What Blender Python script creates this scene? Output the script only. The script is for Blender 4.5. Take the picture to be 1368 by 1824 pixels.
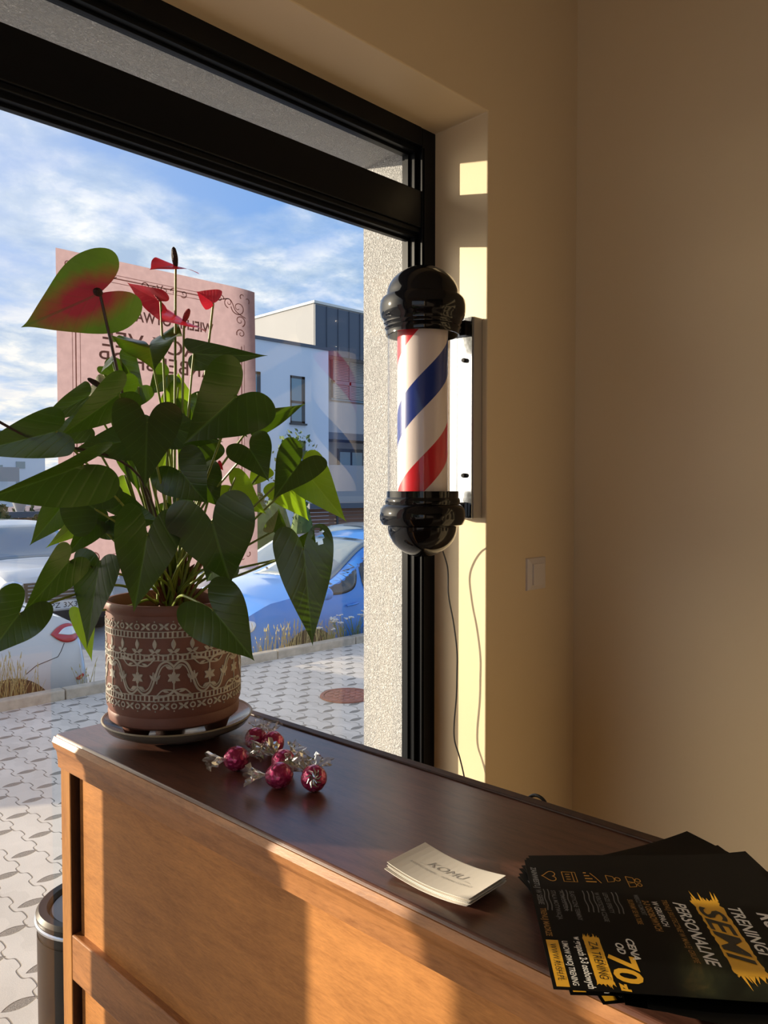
import bpy, bmesh, math, random
from mathutils import Vector, Matrix, noise
random.seed(7)
for o in list(bpy.data.objects): bpy.data.objects.remove(o)
S = bpy.context.scene; COL = S.collection
R = math.radians; PI = math.pi
V = Vector

# ------------------------------------------------------------------ camera
FPX, AZ, HZ = 1370.0, R(45.33), 872.0
pit = math.atan((912-HZ)/FPX)
fw0 = V((math.cos(AZ), math.sin(AZ), 0)); RT = V((math.sin(AZ), -math.cos(AZ), 0)); UZ = V((0, 0, 1))
FW = fw0*math.cos(pit)-UZ*math.sin(pit); UP = UZ*math.cos(pit)+fw0*math.sin(pit)
EYE = V((0, 0, 1.6))
cam = bpy.data.cameras.new('camera'); co = bpy.data.objects.new('camera', cam); COL.objects.link(co)
cam.sensor_fit = 'VERTICAL'; cam.sensor_height = 36; cam.lens = 36*FPX/1824.0; cam.clip_start = 0.02; cam.clip_end = 500
m3 = Matrix((RT, UP, -FW)).transposed()
co.matrix_world = Matrix.Translation(EYE) @ m3.to_4x4()
S.camera = co

# ------------------------------------------------------------------ light and exposure
SUN_DIR = V((0.57, -0.82, -0.178)).normalized()      # the way the sunlight travels
sl = bpy.data.lights.new('sun', 'SUN'); sl.energy = 6.4; sl.color = (1.0, 0.84, 0.62); sl.angle = R(0.55)
so = bpy.data.objects.new('sun', sl); COL.objects.link(so)
so.rotation_euler = SUN_DIR.to_track_quat('-Z', 'Y').to_euler(); so.location = (-6, 9, 6)
S.view_settings.view_transform = 'Standard'; S.view_settings.look = 'None'
S.view_settings.gamma = 1; S.view_settings.use_curve_mapping = False
S.view_settings.exposure = 0.38
SKY_STRENGTH = 1.0; AUREOLE = 4.0       # bright haze in the sky around the sun

def nd(nt, t, **kw):
    n = nt.nodes.new(t)
    for k, v in kw.items():
        if k.startswith('i_'): n.inputs[k[2:].replace('_', ' ')].default_value = v
        else: setattr(n, k, v)
    return n
def mth(nt, op, a, b=None, c=None, clamp=False):
    n = nt.nodes.new('ShaderNodeMath'); n.operation = op; n.use_clamp = clamp
    for i, x in enumerate((a, b, c)):
        if x is None: continue
        if isinstance(x, (int, float)): n.inputs[i].default_value = x
        else: nt.links.new(x, n.inputs[i])
    return n.outputs[0]
def mixc(nt, f, a, b, mode='MIX'):
    n = nt.nodes.new('ShaderNodeMix'); n.data_type = 'RGBA'; n.blend_type = mode
    for s, x in ((n.inputs[0], f), (n.inputs[6], a), (n.inputs[7], b)):
        if isinstance(x, (int, float)): s.default_value = x
        elif isinstance(x, (tuple, list)): s.default_value = (*x[:3], 1)
        else: nt.links.new(x, s)
    return n.outputs[2]
def ramp(nt, f, stops):
    n = nt.nodes.new('ShaderNodeValToRGB'); e = n.color_ramp.elements
    while len(e) < len(stops): e.new(0.5)
    for el, (p, c) in zip(e, stops):
        el.position = p; el.color = (*c[:3], 1) if not isinstance(c, (int, float)) else (c, c, c, 1)
    nt.links.new(f, n.inputs[0]); return n.outputs[0]
def lin(r, g, b):
    f = lambda u: (u/255/12.92) if u/255 <= .04045 else ((u/255+.055)/1.055)**2.4
    return (f(r), f(g), f(b))

w = bpy.data.worlds.new('sky'); S.world = w; w.use_nodes = True; nt = w.node_tree; nt.nodes.clear()
tc = nd(nt, 'ShaderNodeTexCoord'); sep = nd(nt, 'ShaderNodeSeparateXYZ'); nt.links.new(tc.outputs['Generated'], sep.inputs[0])
X, Y, Z = sep.outputs
zc = mth(nt, 'ADD', mth(nt, 'MAXIMUM', Z, 0.0), 0.16)
u = mth(nt, 'DIVIDE', X, zc); v = mth(nt, 'DIVIDE', Y, zc)
cmb = nd(nt, 'ShaderNodeCombineXYZ'); nt.links.new(u, cmb.inputs[0]); nt.links.new(v, cmb.inputs[1])
n1 = nd(nt, 'ShaderNodeTexNoise', i_Scale=1.15, i_Detail=9.0, i_Roughness=0.58, i_Distortion=0.12); nt.links.new(cmb.outputs[0], n1.inputs['Vector'])
n2 = nd(nt, 'ShaderNodeTexNoise', i_Scale=4.2, i_Detail=8.0, i_Roughness=0.62, i_Distortion=0.2); nt.links.new(cmb.outputs[0], n2.inputs['Vector'])
base = ramp(nt, Z, [(0.0, lin(165, 195, 226)), (0.16, lin(108, 162, 224)), (0.36, lin(100, 152, 216)), (1.0, lin(70, 115, 190))])
cl = ramp(nt, n1.outputs[0], [(0.40, 0.0), (0.56, 1.0)])
shade = ramp(nt, n2.outputs[0], [(0.36, lin(136, 168, 204)), (0.50, lin(184, 202, 222)), (0.60, lin(236, 238, 240))])
sk = mixc(nt, mth(nt, 'MULTIPLY', cl, 0.92), base, shade)
# a bright, warm band low down on the side the sun is on
sdir = nd(nt, 'ShaderNodeVectorMath', operation='DOT_PRODUCT'); nt.links.new(tc.outputs['Generated'], sdir.inputs[0]); sdir.inputs[1].default_value = (-SUN_DIR.x, -SUN_DIR.y, -SUN_DIR.z)
gl = mth(nt, 'POWER', mth(nt, 'MAXIMUM', mth(nt, 'MULTIPLY_ADD', sdir.outputs['Value'], 0.5, 0.5), 0.0), 7.0)
low = ramp(nt, Z, [(0.0, 1.0), (0.30, 0.35), (0.75, 0.0)])
sk = mixc(nt, mth(nt, 'MULTIPLY', gl, 0.8), sk, (1.5, 1.28, 1.0))
aur = mth(nt, 'MULTIPLY', mth(nt, 'POWER', mth(nt, 'MAXIMUM', mth(nt, 'MULTIPLY_ADD', sdir.outputs['Value'], 0.5, 0.5), 0.0), 28.0), AUREOLE)
band = mth(nt, 'MULTIPLY', ramp(nt, n2.outputs[0], [(0.40, 0.0), (0.60, 1.0)]), ramp(nt, Z, [(0.0, 0.75), (0.17, 0.35), (0.3, 0.0)]))
sk = mixc(nt, mth(nt, 'MULTIPLY', band, ramp(nt, mth(nt, 'SUBTRACT', Y, X), [(0.0, 0.15), (0.75, 1.0)])), sk, lin(246, 232, 214))
sk = mixc(nt, 1.0, sk, mixc(nt, 1.0, (1.0, 0.86, 0.66), aur, 'MULTIPLY'), 'ADD')
bg = nd(nt, 'ShaderNodeBackground', i_Strength=SKY_STRENGTH); nt.links.new(sk, bg.inputs[0])
wo = nd(nt, 'ShaderNodeOutputWorld'); nt.links.new(bg.outputs[0], wo.inputs[0])

# ------------------------------------------------------------------ placing helpers (pixel of the 1368x1824 photo -> point in the room)
def ray(px, py): return FW+RT*((px-684)/FPX)-UP*((py-912)/FPX)
def at(px, py, D): return EYE+ray(px, py)*D
def onz(px, py, z): d = ray(px, py); return EYE+d*((z-1.6)/d.z)
def ony(px, py, y): d = ray(px, py); return EYE+d*(y/d.y)
def onx(px, py, x): d = ray(px, py); return EYE+d*(x/d.x)

# ------------------------------------------------------------------ materials
def newmat(name):
    m = bpy.data.materials.new(name); m.use_nodes = True; nt = m.node_tree
    return m, nt, nt.nodes['Principled BSDF'], nt.nodes['Material Output']
def mat(name, col, rough=0.6, metal=0.0, spec=0.5, bump=0.0, bscale=60.0, var=0.0, vscale=8.0, coat=0.0, stretch=(1, 1, 1), emit=None, es=0, detail=4.0):
    m, nt, p, out = newmat(name)
    p.inputs['Base Color'].default_value = (*col[:3], 1); p.inputs['Roughness'].default_value = rough
    p.inputs['Metallic'].default_value = metal; p.inputs['Specular IOR Level'].default_value = spec
    p.inputs['Coat Weight'].default_value = coat; p.inputs['Coat Roughness'].default_value = 0.08
    if emit: p.inputs['Emission Color'].default_value = (*emit, 1); p.inputs['Emission Strength'].default_value = es
    if bump or var:
        tc = nd(nt, 'ShaderNodeTexCoord'); mp = nd(nt, 'ShaderNodeMapping'); mp.inputs['Scale'].default_value = stretch
        nt.links.new(tc.outputs['Object'], mp.inputs[0])
    if var:
        n = nd(nt, 'ShaderNodeTexNoise', i_Scale=vscale, i_Detail=detail); nt.links.new(mp.outputs[0], n.inputs['Vector'])
        f = ramp(nt, n.outputs[0], [(0.3, 1-var), (0.7, 1+var*0.4)])
        nt.links.new(mixc(nt, 1.0, col, f, 'MULTIPLY'), p.inputs['Base Color'])
    if bump:
        n = nd(nt, 'ShaderNodeTexNoise', i_Scale=bscale, i_Detail=detail); nt.links.new(mp.outputs[0], n.inputs['Vector'])
        b = nd(nt, 'ShaderNodeBump', i_Strength=bump, i_Distance=0.004); nt.links.new(n.outputs[0], b.inputs['Height']); nt.links.new(b.outputs[0], p.inputs['Normal'])
    return m
def thin_glass(name, tint=(1, 1, 1), ior=1.5, rough=0.0, gain=1.0):
    m, nt, p, out = newmat(name); nt.nodes.remove(p)
    t = nd(nt, 'ShaderNodeBsdfTransparent'); t.inputs[0].default_value = (*tint, 1)
    g = nd(nt, 'ShaderNodeBsdfGlossy'); g.inputs['Roughness'].default_value = rough
    f = nd(nt, 'ShaderNodeLayerWeight'); mx = nd(nt, 'ShaderNodeMixShader')
    fr = mth(nt, 'MULTIPLY_ADD', mth(nt, 'POWER', f.outputs['Facing'], 4.5), 0.9, (ior-1)**2/(ior+1)**2)
    nt.links.new(mth(nt, 'MULTIPLY', fr, gain, clamp=True), mx.inputs[0]); nt.links.new(t.outputs[0], mx.inputs[1]); nt.links.new(g.outputs[0], mx.inputs[2])
    nt.links.new(mx.outputs[0], out.inputs[0]); return m

def wood(name, c1, c2, rough, scale=(1, 1, 1), bump=0.15, spec=0.4, coat=0.0, wav=14.0):
    m, nt, p, out = newmat(name)
    tc = nd(nt, 'ShaderNodeTexCoord'); mp = nd(nt, 'ShaderNodeMapping'); mp.inputs['Scale'].default_value = scale
    nt.links.new(tc.outputs['Object'], mp.inputs[0])
    a = nd(nt, 'ShaderNodeTexNoise', i_Scale=wav, i_Detail=6.0, i_Roughness=0.65, i_Distortion=0.6); nt.links.new(mp.outputs[0], a.inputs['Vector'])
    b = nd(nt, 'ShaderNodeTexNoise', i_Scale=wav*7, i_Detail=3.0, i_Roughness=0.7); nt.links.new(mp.outputs[0], b.inputs['Vector'])
    c = nd(nt, 'ShaderNodeTexNoise', i_Scale=2.5, i_Detail=2.0); nt.links.new(tc.outputs['Object'], c.inputs['Vector'])
    f = mth(nt, 'ADD', mth(nt, 'MULTIPLY', a.outputs[0], 0.6), mth(nt, 'MULTIPLY', b.outputs[0], 0.4))
    colr = ramp(nt, f, [(0.34, c2), (0.52, c1), (0.68, tuple(min(1, x*1.25) for x in c1))])
    colr = mixc(nt, 1.0, colr, ramp(nt, c.outputs[0], [(0.3, 0.8), (0.7, 1.08)]), 'MULTIPLY')
    nt.links.new(colr, p.inputs['Base Color']); p.inputs['Roughness'].default_value = rough
    p.inputs['Specular IOR Level'].default_value = spec; p.inputs['Coat Weight'].default_value = coat
    bm = nd(nt, 'ShaderNodeBump', i_Strength=bump, i_Distance=0.002); nt.links.new(f, bm.inputs['Height']); nt.links.new(bm.outputs[0], p.inputs['Normal'])
    return m, nt, p

M = {}
M['plaster'] = mat('cream painted plaster', (0.76, 0.61, 0.40), 0.42, spec=0.35, bump=0.03, bscale=250)
M['ceil'] = mat('grey ceiling paint', (0.40, 0.37, 0.33), 0.8)
M['back'] = mat('darkened unseen wall', (0.10, 0.075, 0.055), 0.7)  # unseen back wall, dark colour chosen to cut the light it bounces
M['floor'] = mat('grey floor tile', (0.34, 0.29, 0.24), 0.4, var=0.15)
M['black_frame'] = mat('black powder coated aluminium', (0.005, 0.006, 0.008), 0.36, spec=0.16, bump=0.02, bscale=900)
M['gasket'] = mat('grey gasket seal', (0.10, 0.10, 0.11), 0.5)
M['glass'] = thin_glass('window glass', (0.95, 0.97, 0.97), 1.5, gain=1.5)
M['acrylic'] = thin_glass('clear acrylic tube', (0.95, 0.95, 0.96), 1.40, gain=0.9)
M['black_gloss'] = mat('glossy black plastic', (0.003, 0.003, 0.004), 0.08, spec=0.4)
M['black_matt'] = mat('matt black metal', (0.007, 0.007, 0.008), 0.42, spec=0.2)
M['chrome'] = mat('polished steel', (0.58, 0.61, 0.65), 0.14, metal=1.0, bump=0.12, bscale=28)
M['steel_edge'] = mat('painted grey steel', (0.38, 0.35, 0.32), 0.45, metal=0.3)
M['switch'] = mat('white switch plastic', (0.72, 0.66, 0.62), 0.35)
M['terra'] = mat('terracotta', (0.19, 0.075, 0.053), 0.55, var=0.15, vscale=30, bump=0.08, bscale=200)
M['relief'] = mat('white glazed relief', (0.50, 0.47, 0.41), 0.4, var=0.2, vscale=60)
M['soil'] = mat('dark soil', (0.02, 0.012, 0.008), 0.95, bump=1.0, bscale=150)
M['saucer'] = mat('grey stoneware glaze', (0.13, 0.115, 0.095), 0.22, var=0.35, vscale=18, coat=0.4, stretch=(1, 1, 4))
M['saucer_rim'] = mat('pale saucer rim', (0.34, 0.29, 0.20), 0.35)
M['bark'] = mat('dry reddish stem sheath', (0.16, 0.045, 0.022), 0.7, var=0.4, vscale=60)
M['stem'] = mat('green stem', (0.20, 0.26, 0.035), 0.45)
M['stem_dark'] = mat('dark purple stem', (0.05, 0.022, 0.020), 0.4)
M['cord_black'] = mat('black rubber cord', (0.008, 0.008, 0.009), 0.4)
M['pink_paper'] = None

def leafmat(name, top, under, trans, tw, rough, vein, redc=None, coat=0.25):
    m, nt, p, out = newmat(name)
    tc = nd(nt, 'ShaderNodeTexCoord'); sp = nd(nt, 'ShaderNodeSeparateXYZ'); nt.links.new(tc.outputs['UV'], sp.inputs[0])
    x = mth(nt, 'ABSOLUTE', mth(nt, 'SUBTRACT', sp.outputs[0], 0.5)); y = sp.outputs[1]
    mid = mth(nt, 'LESS_THAN', x, 0.007)
    # side veins leave the midrib and curve towards the tip
    q = mth(nt, 'SUBTRACT', mth(nt, 'MULTIPLY', y, 8.0), mth(nt, 'MULTIPLY', mth(nt, 'POWER', x, 0.75), 9.0))
    sv = mth(nt, 'PINGPONG', q, 0.5)
    vl = mth(nt, 'MULTIPLY', mth(nt, 'LESS_THAN', sv, 0.05), 0.35)
    vm = mth(nt, 'MAXIMUM', mid, vl)
    nz = nd(nt, 'ShaderNodeTexNoise', i_Scale=9.0, i_Detail=4.0); nt.links.new(tc.outputs['UV'], nz.inputs['Vector'])
    topc = mixc(nt, 1.0, top, ramp(nt, nz.outputs[0], [(0.3, 0.75), (0.7, 1.25)]), 'MULTIPLY')
    if redc:
        rr = mth(nt, 'SQRT', mth(nt, 'ADD', mth(nt, 'MULTIPLY', mth(nt, 'MULTIPLY', x, x), 9.0), mth(nt, 'POWER', mth(nt, 'SUBTRACT', y, 0.42), 2.0)))
        rf = ramp(nt, mth(nt, 'ADD', rr, mth(nt, 'MULTIPLY', mth(nt, 'SUBTRACT', nz.outputs[0], 0.5), 0.25)), [(0.20, 1.0), (0.52, 0.0)])
        topc = mixc(nt, rf, topc, redc); trc = mixc(nt, rf, trans, tuple(c*1.3 for c in redc))
    else: trc = trans
    c = mixc(nt, vm, topc, vein)
    geo = nd(nt, 'ShaderNodeNewGeometry'); c = mixc(nt, geo.outputs['Backfacing'], c, under)
    nt.links.new(c, p.inputs['Base Color']); p.inputs['Roughness'].default_value = rough; p.inputs['Coat Weight'].default_value = coat
    p.inputs['Coat Roughness'].default_value = 0.25
    b = nd(nt, 'ShaderNodeBump', i_Strength=0.28, i_Distance=0.0010)
    hh = mth(nt, 'SUBTRACT', mth(nt, 'MULTIPLY', nz.outputs[0], 0.8), mth(nt, 'SUBTRACT', 0.5, mth(nt, 'MINIMUM', mth(nt, 'MULTIPLY', sv, 3.0), 0.5)))
    nt.links.new(hh, b.inputs['Height']); nt.links.new(b.outputs[0], p.inputs['Normal'])
    tr = nd(nt, 'ShaderNodeBsdfTranslucent')
    if isinstance(trc, tuple): tr.inputs[0].default_value = (*trc, 1)
    else: nt.links.new(trc, tr.inputs[0])
    mx = nd(nt, 'ShaderNodeMixShader'); mx.inputs[0].default_value = tw
    nt.links.new(p.outputs[0], mx.inputs[1]); nt.links.new(tr.outputs[0], mx.inputs[2]); nt.links.new(mx.outputs[0], out.inputs[0])
    return m
M['leaf'] = leafmat('dark green leaf', (0.009, 0.025, 0.011), (0.05, 0.10, 0.03), (0.20, 0.40, 0.010), 0.16, 0.30, (0.05, 0.10, 0.03))
M['leaf_young'] = leafmat('young green leaf', (0.06, 0.15, 0.015), (0.09, 0.17, 0.03), (0.36, 0.60, 0.02), 0.45, 0.36, (0.14, 0.25, 0.05))
M['spathe_red'] = leafmat('red spathe', (0.50, 0.022, 0.045), (0.45, 0.03, 0.06), (0.75, 0.03, 0.06), 0.4, 0.3, (0.6, 0.08, 0.10))
M['spathe_green'] = leafmat('green spathe blushed red', (0.07, 0.13, 0.02), (0.08, 0.15, 0.03), (0.22, 0.42, 0.03), 0.35, 0.4, (0.06, 0.09, 0.03), redc=(0.38, 0.03, 0.05))
M['spathe_pale'] = leafmat('faded pale spathe', (0.30, 0.32, 0.22), (0.30, 0.30, 0.2), (0.3, 0.3, 0.15), 0.3, 0.5, (0.3, 0.3, 0.2))
M['spadix_dark'] = mat('dark spadix', (0.035, 0.012, 0.012), 0.6, bump=0.8, bscale=500)
M['spadix_red'] = mat('red spadix', (0.42, 0.03, 0.05), 0.5, bump=0.8, bscale=500)

# ------------------------------------------------------------------ mesh builder
class MB:
    def __init__(s): s.v = []; s.f = []; s.uv = {}; s.mi = []; s.cur = 0
    def add(s, vs, fs):
        n = len(s.v); s.v += [tuple(p) for p in vs]; s.f += [tuple(n+i for i in f) for f in fs]; s.mi += [s.cur]*len(fs); return n
    def box(s, a, b, mtx=None):
        x0, y0, z0 = a; x1, y1, z1 = b
        vs = [V(p) for p in ((x0, y0, z0), (x1, y0, z0), (x1, y1, z0), (x0, y1, z0), (x0, y0, z1), (x1, y0, z1), (x1, y1, z1), (x0, y1, z1))]
        if mtx: vs = [mtx @ p for p in vs]
        s.add(vs, [(0, 3, 2, 1), (4, 5, 6, 7), (0, 1, 5, 4), (1, 2, 6, 5), (2, 3, 7, 6), (3, 0, 4, 7)]); return s
    def prism(s, pts, y0, y1, axis='y', mtx=None):      # polygon in the two other axes, pushed along axis
        n = len(pts)
        def mk(p, t): return V((p[0], t, p[1])) if axis == 'y' else (V((t, p[0], p[1])) if axis == 'x' else V((p[0], p[1], t)))
        vs = [mk(p, y0) for p in pts]+[mk(p, y1) for p in pts]
        if mtx: vs = [mtx @ p for p in vs]
        s.add(vs, [tuple(range(n)), tuple(range(2*n-1, n-1, -1))]+[(i, n+i, n+(i+1) % n, (i+1) % n) for i in range(n)]); return s
    def lathe(s, prof, c=(0, 0, 0), seg=48, mtx=None, close=False):
        vs = []; fs = []; n = len(prof)
        for i in range(seg):
            a = 2*PI*i/seg
            for r, z in prof:
                p = V((c[0]+r*math.cos(a), c[1]+r*math.sin(a), c[2]+z)); vs.append(mtx @ p if mtx else p)
        for i in range(seg):
            j = (i+1) % seg
            for k in range(n-1): fs.append((i*n+k, j*n+k, j*n+k+1, i*n+k+1))
            if close: fs.append((i*n+n-1, j*n+n-1, j*n, i*n))
        s.add(vs, fs); return s
    def tube(s, pts, r, seg=8, cap=True):
        pts = [V(p) for p in pts]; n = len(pts); rr = r if isinstance(r, (list, tuple)) else [r]*n
        vs = []; prev = None
        for i, p in enumerate(pts):
            t = (pts[min(i+1, n-1)]-pts[max(i-1, 0)]).normalized()
            if prev is None: a = t.orthogonal().normalized()
            else: a = (prev-t*prev.dot(t)).normalized()
            prev = a; b = t.cross(a)
            for k in range(seg):
                q = 2*PI*k/seg; vs.append(p+(a*math.cos(q)+b*math.sin(q))*rr[i])
        fs = [(i*seg+k, i*seg+(k+1) % seg, (i+1)*seg+(k+1) % seg, (i+1)*seg+k) for i in range(n-1) for k in range(seg)]
        if cap: fs += [tuple(range(seg-1, -1, -1)), tuple((n-1)*seg+k for k in range(seg))]
        s.add(vs, fs); return s
    def ball(s, c, r, seg=16, rings=10, fn=None):
        vs = []; c = V(c)
        rx = r if isinstance(r, (tuple, list)) else (r, r, r)
        for i in range(rings+1):
            th = PI*i/rings
            for k in range(seg):
                ph = 2*PI*k/seg; d = V((math.sin(th)*math.cos(ph), math.sin(th)*math.sin(ph), math.cos(th)))
                q = fn(d) if fn else 1
                vs.append(c+V((d.x*rx[0], d.y*rx[1], d.z*rx[2]))*q)
        fs = [(i*seg+k, (i+1)*seg+k, (i+1)*seg+(k+1) % seg, i*seg+(k+1) % seg) for i in range(rings) for k in range(seg)]
        s.add(vs, fs); return s
    def poly(s, pts): s.add(pts, [tuple(range(len(pts)))]); return s
    def stroke(s, pts, w, fn, th=0.0):     # flat ribbon along 2-D pts of width w mapped by fn(x, y, h) -> point
        n = len(pts); vs = []
        for i, p in enumerate(pts):
            a = pts[max(i-1, 0)]; b = pts[min(i+1, n-1)]; dx, dy = b[0]-a[0], b[1]-a[1]; L = math.hypot(dx, dy) or 1
            nx, ny = -dy/L, dx/L; ww = (w[i] if isinstance(w, (list, tuple)) else w)/2
            vs += [fn(p[0]+nx*ww, p[1]+ny*ww, 0), fn(p[0]+nx*ww*.7, p[1]+ny*ww*.7, th), fn(p[0]-nx*ww*.7, p[1]-ny*ww*.7, th), fn(p[0]-nx*ww, p[1]-ny*ww, 0)]
        fs = [(i*4+k, i*4+k+1, (i+1)*4+k+1, (i+1)*4+k) for i in range(n-1) for k in range(3)]
        fs += [(0, 1, 2, 3), tuple((n-1)*4+k for k in (3, 2, 1, 0))]
        s.add(vs, fs); return s
    def build(s, name, m, parent=None, smooth=True, bevel=0.0, sub=0, loc=None, solid=0.0):
        me = bpy.data.meshes.new(name); me.from_pydata(s.v, [], s.f); me.validate(clean_customdata=False)
        for mm in (m if isinstance(m, (list, tuple)) else [m]): me.materials.append(mm)
        if isinstance(m, (list, tuple)):
            for pl, i in zip(me.polygons, s.mi): pl.material_index = i
        bm = bmesh.new(); bm.from_mesh(me); bmesh.ops.recalc_face_normals(bm, faces=bm.faces); bm.to_mesh(me); bm.free()
        o = bpy.data.objects.new(name, me); COL.objects.link(o)
        if loc is not None: o.location = loc
        if parent: o.parent = parent
        if smooth:
            for p in me.polygons: p.use_smooth = True
            try: me.set_sharp_from_angle(angle=R(38))
            except Exception: pass
        if bevel:
            b = o.modifiers.new('bevel', 'BEVEL'); b.width = bevel; b.segments = 2; b.limit_method = 'ANGLE'
        if sub:
            b = o.modifiers.new('sub', 'SUBSURF'); b.levels = sub; b.render_levels = sub
        if solid:
            b = o.modifiers.new('solid', 'SOLIDIFY'); b.thickness = solid
        return o
def empty(name, loc, rz=0.0, label=None, cat=None, group=None):
    o = bpy.data.objects.new(name, None); COL.objects.link(o); o.location = loc; o.rotation_euler = (0, 0, rz); o.empty_display_size = 0.05
    tag(o, label, cat, group); return o
def tag(o, label=None, cat=None, group=None, kind=None):
    if label: o['label'] = label
    if cat: o['category'] = cat
    if group: o['group'] = group
    if kind: o['kind'] = kind
    return o
def struct(mb, name, m, label, cat, **kw):
    o = mb.build(name, m, **kw); tag(o, label, cat, None, 'structure'); return o
def spl(pts, n=8):        # Catmull-Rom through points of any dimension
    P = [V(p) if len(p) > 2 else V((p[0], p[1], 0)) for p in pts]; out = []
    for i in range(len(P)-1):
        a, b, c, d = P[max(i-1, 0)], P[i], P[i+1], P[min(i+2, len(P)-1)]
        for k in range(n):
            t = k/n; out.append(0.5*((2*b)+(c-a)*t+(2*a-5*b+4*c-d)*t*t+(3*b-a-3*c+d)*t*t*t))
    out.append(P[-1]); return out
def spl2(pts, n=8): return [(p.x, p.y) for p in spl(pts, n)]
def text_mesh(txt, size=1.0, shear=0.0, bold=0.0, align='CENTER', sx=1.0, font_w=None):
    c = bpy.data.curves.new('t', 'FONT'); c.body = txt; c.size = size; c.shear = shear; c.offset = bold; c.align_x = align; c.resolution_u = 3
    o = bpy.data.objects.new('t', c); me = bpy.data.meshes.new_from_object(o)
    vs = [(p.co.x*sx, p.co.y) for p in me.vertices]; fs = [tuple(p.vertices) for p in me.polygons]
    bpy.data.objects.remove(o); bpy.data.curves.remove(c); bpy.data.meshes.remove(me)
    if font_w and vs:
        x0 = min(p[0] for p in vs); x1 = max(p[0] for p in vs); k = font_w/max(1e-6, x1-x0); mid = (x0+x1)/2
        vs = [((p[0]-mid)*k, p[1]) for p in vs]
    return vs, fs
def put_text(mb, txt, x, y, size, fn, **kw):
    vs, fs = text_mesh(txt, size, **kw); mb.add([fn(x+a, y+b) for a, b in vs], fs)
def subdiv_add(mb, vs, fs): mb.add(vs, fs)

# ------------------------------------------------------------------ room shell
WY, FY0, FY1, EY = 1.157, 1.325, 1.395, 1.56      # inner wall face, frame faces, outside face
WX, RX, RZ, CZ = 1.893, 1.495, 2.508, 3.15        # right wall, reveal side, reveal top, ceiling
SX, SZ = 1.463, 2.478                              # outside reveal side and soffit
LX, BY = -3.2, -4.2
mb = MB()
mb.prism([(RX, 0), (WX+.3, 0), (WX+.3, CZ), (LX-.2, CZ), (LX-.2, 0), (-2.6, 0), (-2.6, RZ), (RX, RZ)], WY, FY1, 'y')
struct(mb, 'wall_front', M['plaster'], 'cream painted window wall with a deep plaster reveal', 'wall', smooth=False, bevel=0.003)

def stucco():
    m, nt, p, out = newmat('pale rough stucco')
    p.inputs['Base Color'].default_value = (0.60, 0.60, 0.61, 1); p.inputs['Roughness'].default_value = 0.9; p.inputs['Specular IOR Level'].default_value = 0.15
    tc = nd(nt, 'ShaderNodeTexCoord'); a = nd(nt, 'ShaderNodeTexNoise', i_Scale=130.0, i_Detail=3.0, i_Roughness=0.6, i_Distortion=1.5); nt.links.new(tc.outputs['Object'], a.inputs['Vector'])
    b = nd(nt, 'ShaderNodeBump', i_Strength=1.0, i_Distance=0.006); nt.links.new(ramp(nt, a.outputs[0], [(0.35, 0.0), (0.65, 1.0)]), b.inputs['Height']); nt.links.new(b.outputs[0], p.inputs['Normal'])
    return m
M['stucco'] = stucco()
mb = MB()
mb.box((SX, FY1, -.1), (WX+1.2, EY, 3.6)); mb.box((LX-1, FY1, SZ), (SX, EY, 3.6)); mb.box((LX-1, FY1, -.1), (-2.6, EY, SZ))
struct(mb, 'wall_outside', M['stucco'], 'rough off-white stucco facing outside around the shop window', 'wall', smooth=False)
struct(MB().box((WX, BY, 0), (WX+.2, WY, CZ)), 'wall_right', M['plaster'], 'cream painted wall with a soft sheen right of the window', 'wall', smooth=False)
mb = MB(); mb.box((LX-.2, BY, 0), (LX, -3.7, CZ)); mb.box((LX-.2, 0.0, 0), (LX, WY, CZ)); mb.box((LX-.2, -3.7, 2.45), (LX, 0.0, CZ)); mb.box((LX-.2, -3.7, 0), (LX, 0.0, .1))  # out-of-view opening, added to let more daylight into the room
struct(mb, 'wall_left', M['plaster'], 'cream painted wall at the left end of the shop, with an opening added for daylight', 'wall', smooth=False)
struct(MB().box((LX-.2, BY-.2, 0), (WX+.2, BY, CZ)), 'wall_back', M['back'], 'unseen back wall of the shop, made dark to lower the bounced light', 'wall', smooth=False)
struct(MB().box((LX-.2, BY-.2, CZ), (WX+.3, FY1, CZ+.15)), 'ceiling', M['ceil'], 'white ceiling of the shop', 'ceiling', smooth=False)
struct(MB().box((LX-.2, BY-.2, -.06), (WX+.2, FY1, 0)), 'floor', M['floor'], 'grey floor of the shop', 'floor', smooth=False)

# ------------------------------------------------------------------ window_1 : black frame, transom light, big pane
win = empty('window_1', (1.0, FY0, 0), label='tall black framed shop window with a narrow light above the transom', cat='window'); win['kind'] = 'structure'
WL = win.location
def wb(): return MB()
def bld(mb, name, m, **kw):
    o = mb.build(name, m, **kw); o.parent = win; o.matrix_parent_inverse = Matrix.Translation(-WL); return o
GX, GT, T1, T0 = 1.432, 2.450, 2.352, 2.236        # glass right edge, glass top, transom upper and lower glass line
MLx, MRx = -0.090, 0.120                            # mullion beside the pot (out of frame)
def stepped(mb, side):                              # glazing beads, stepped towards the glass at y 1.362
    pass
mb = wb()
mb.box((LX+.6, FY0, GT+.012), (GX+.012, FY1, RZ+.002))                       # head
mb.box((GX+.012, FY0, 0.0), (RX+.001, FY1, RZ))                     # right stile
mb.box((LX+.6, FY0, 0.0), (RX, FY1, 0.09))                       # sill rail
mb.box((MLx, FY0, 0), (MRx, FY1, RZ))                              # wide mullion
mb.box((-0.30, FY0, 0), (-0.245, FY1, RZ)); mb.box((LX+.6, FY0, 0), (LX+.68, FY1, RZ))
bld(mb, 'frame', M['black_frame'], smooth=False, bevel=0.002)
mb = wb(); mb.box((LX+.6, FY0-.001, T0+.022), (GX+.012, FY1+.001, T1-.002))
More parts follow.
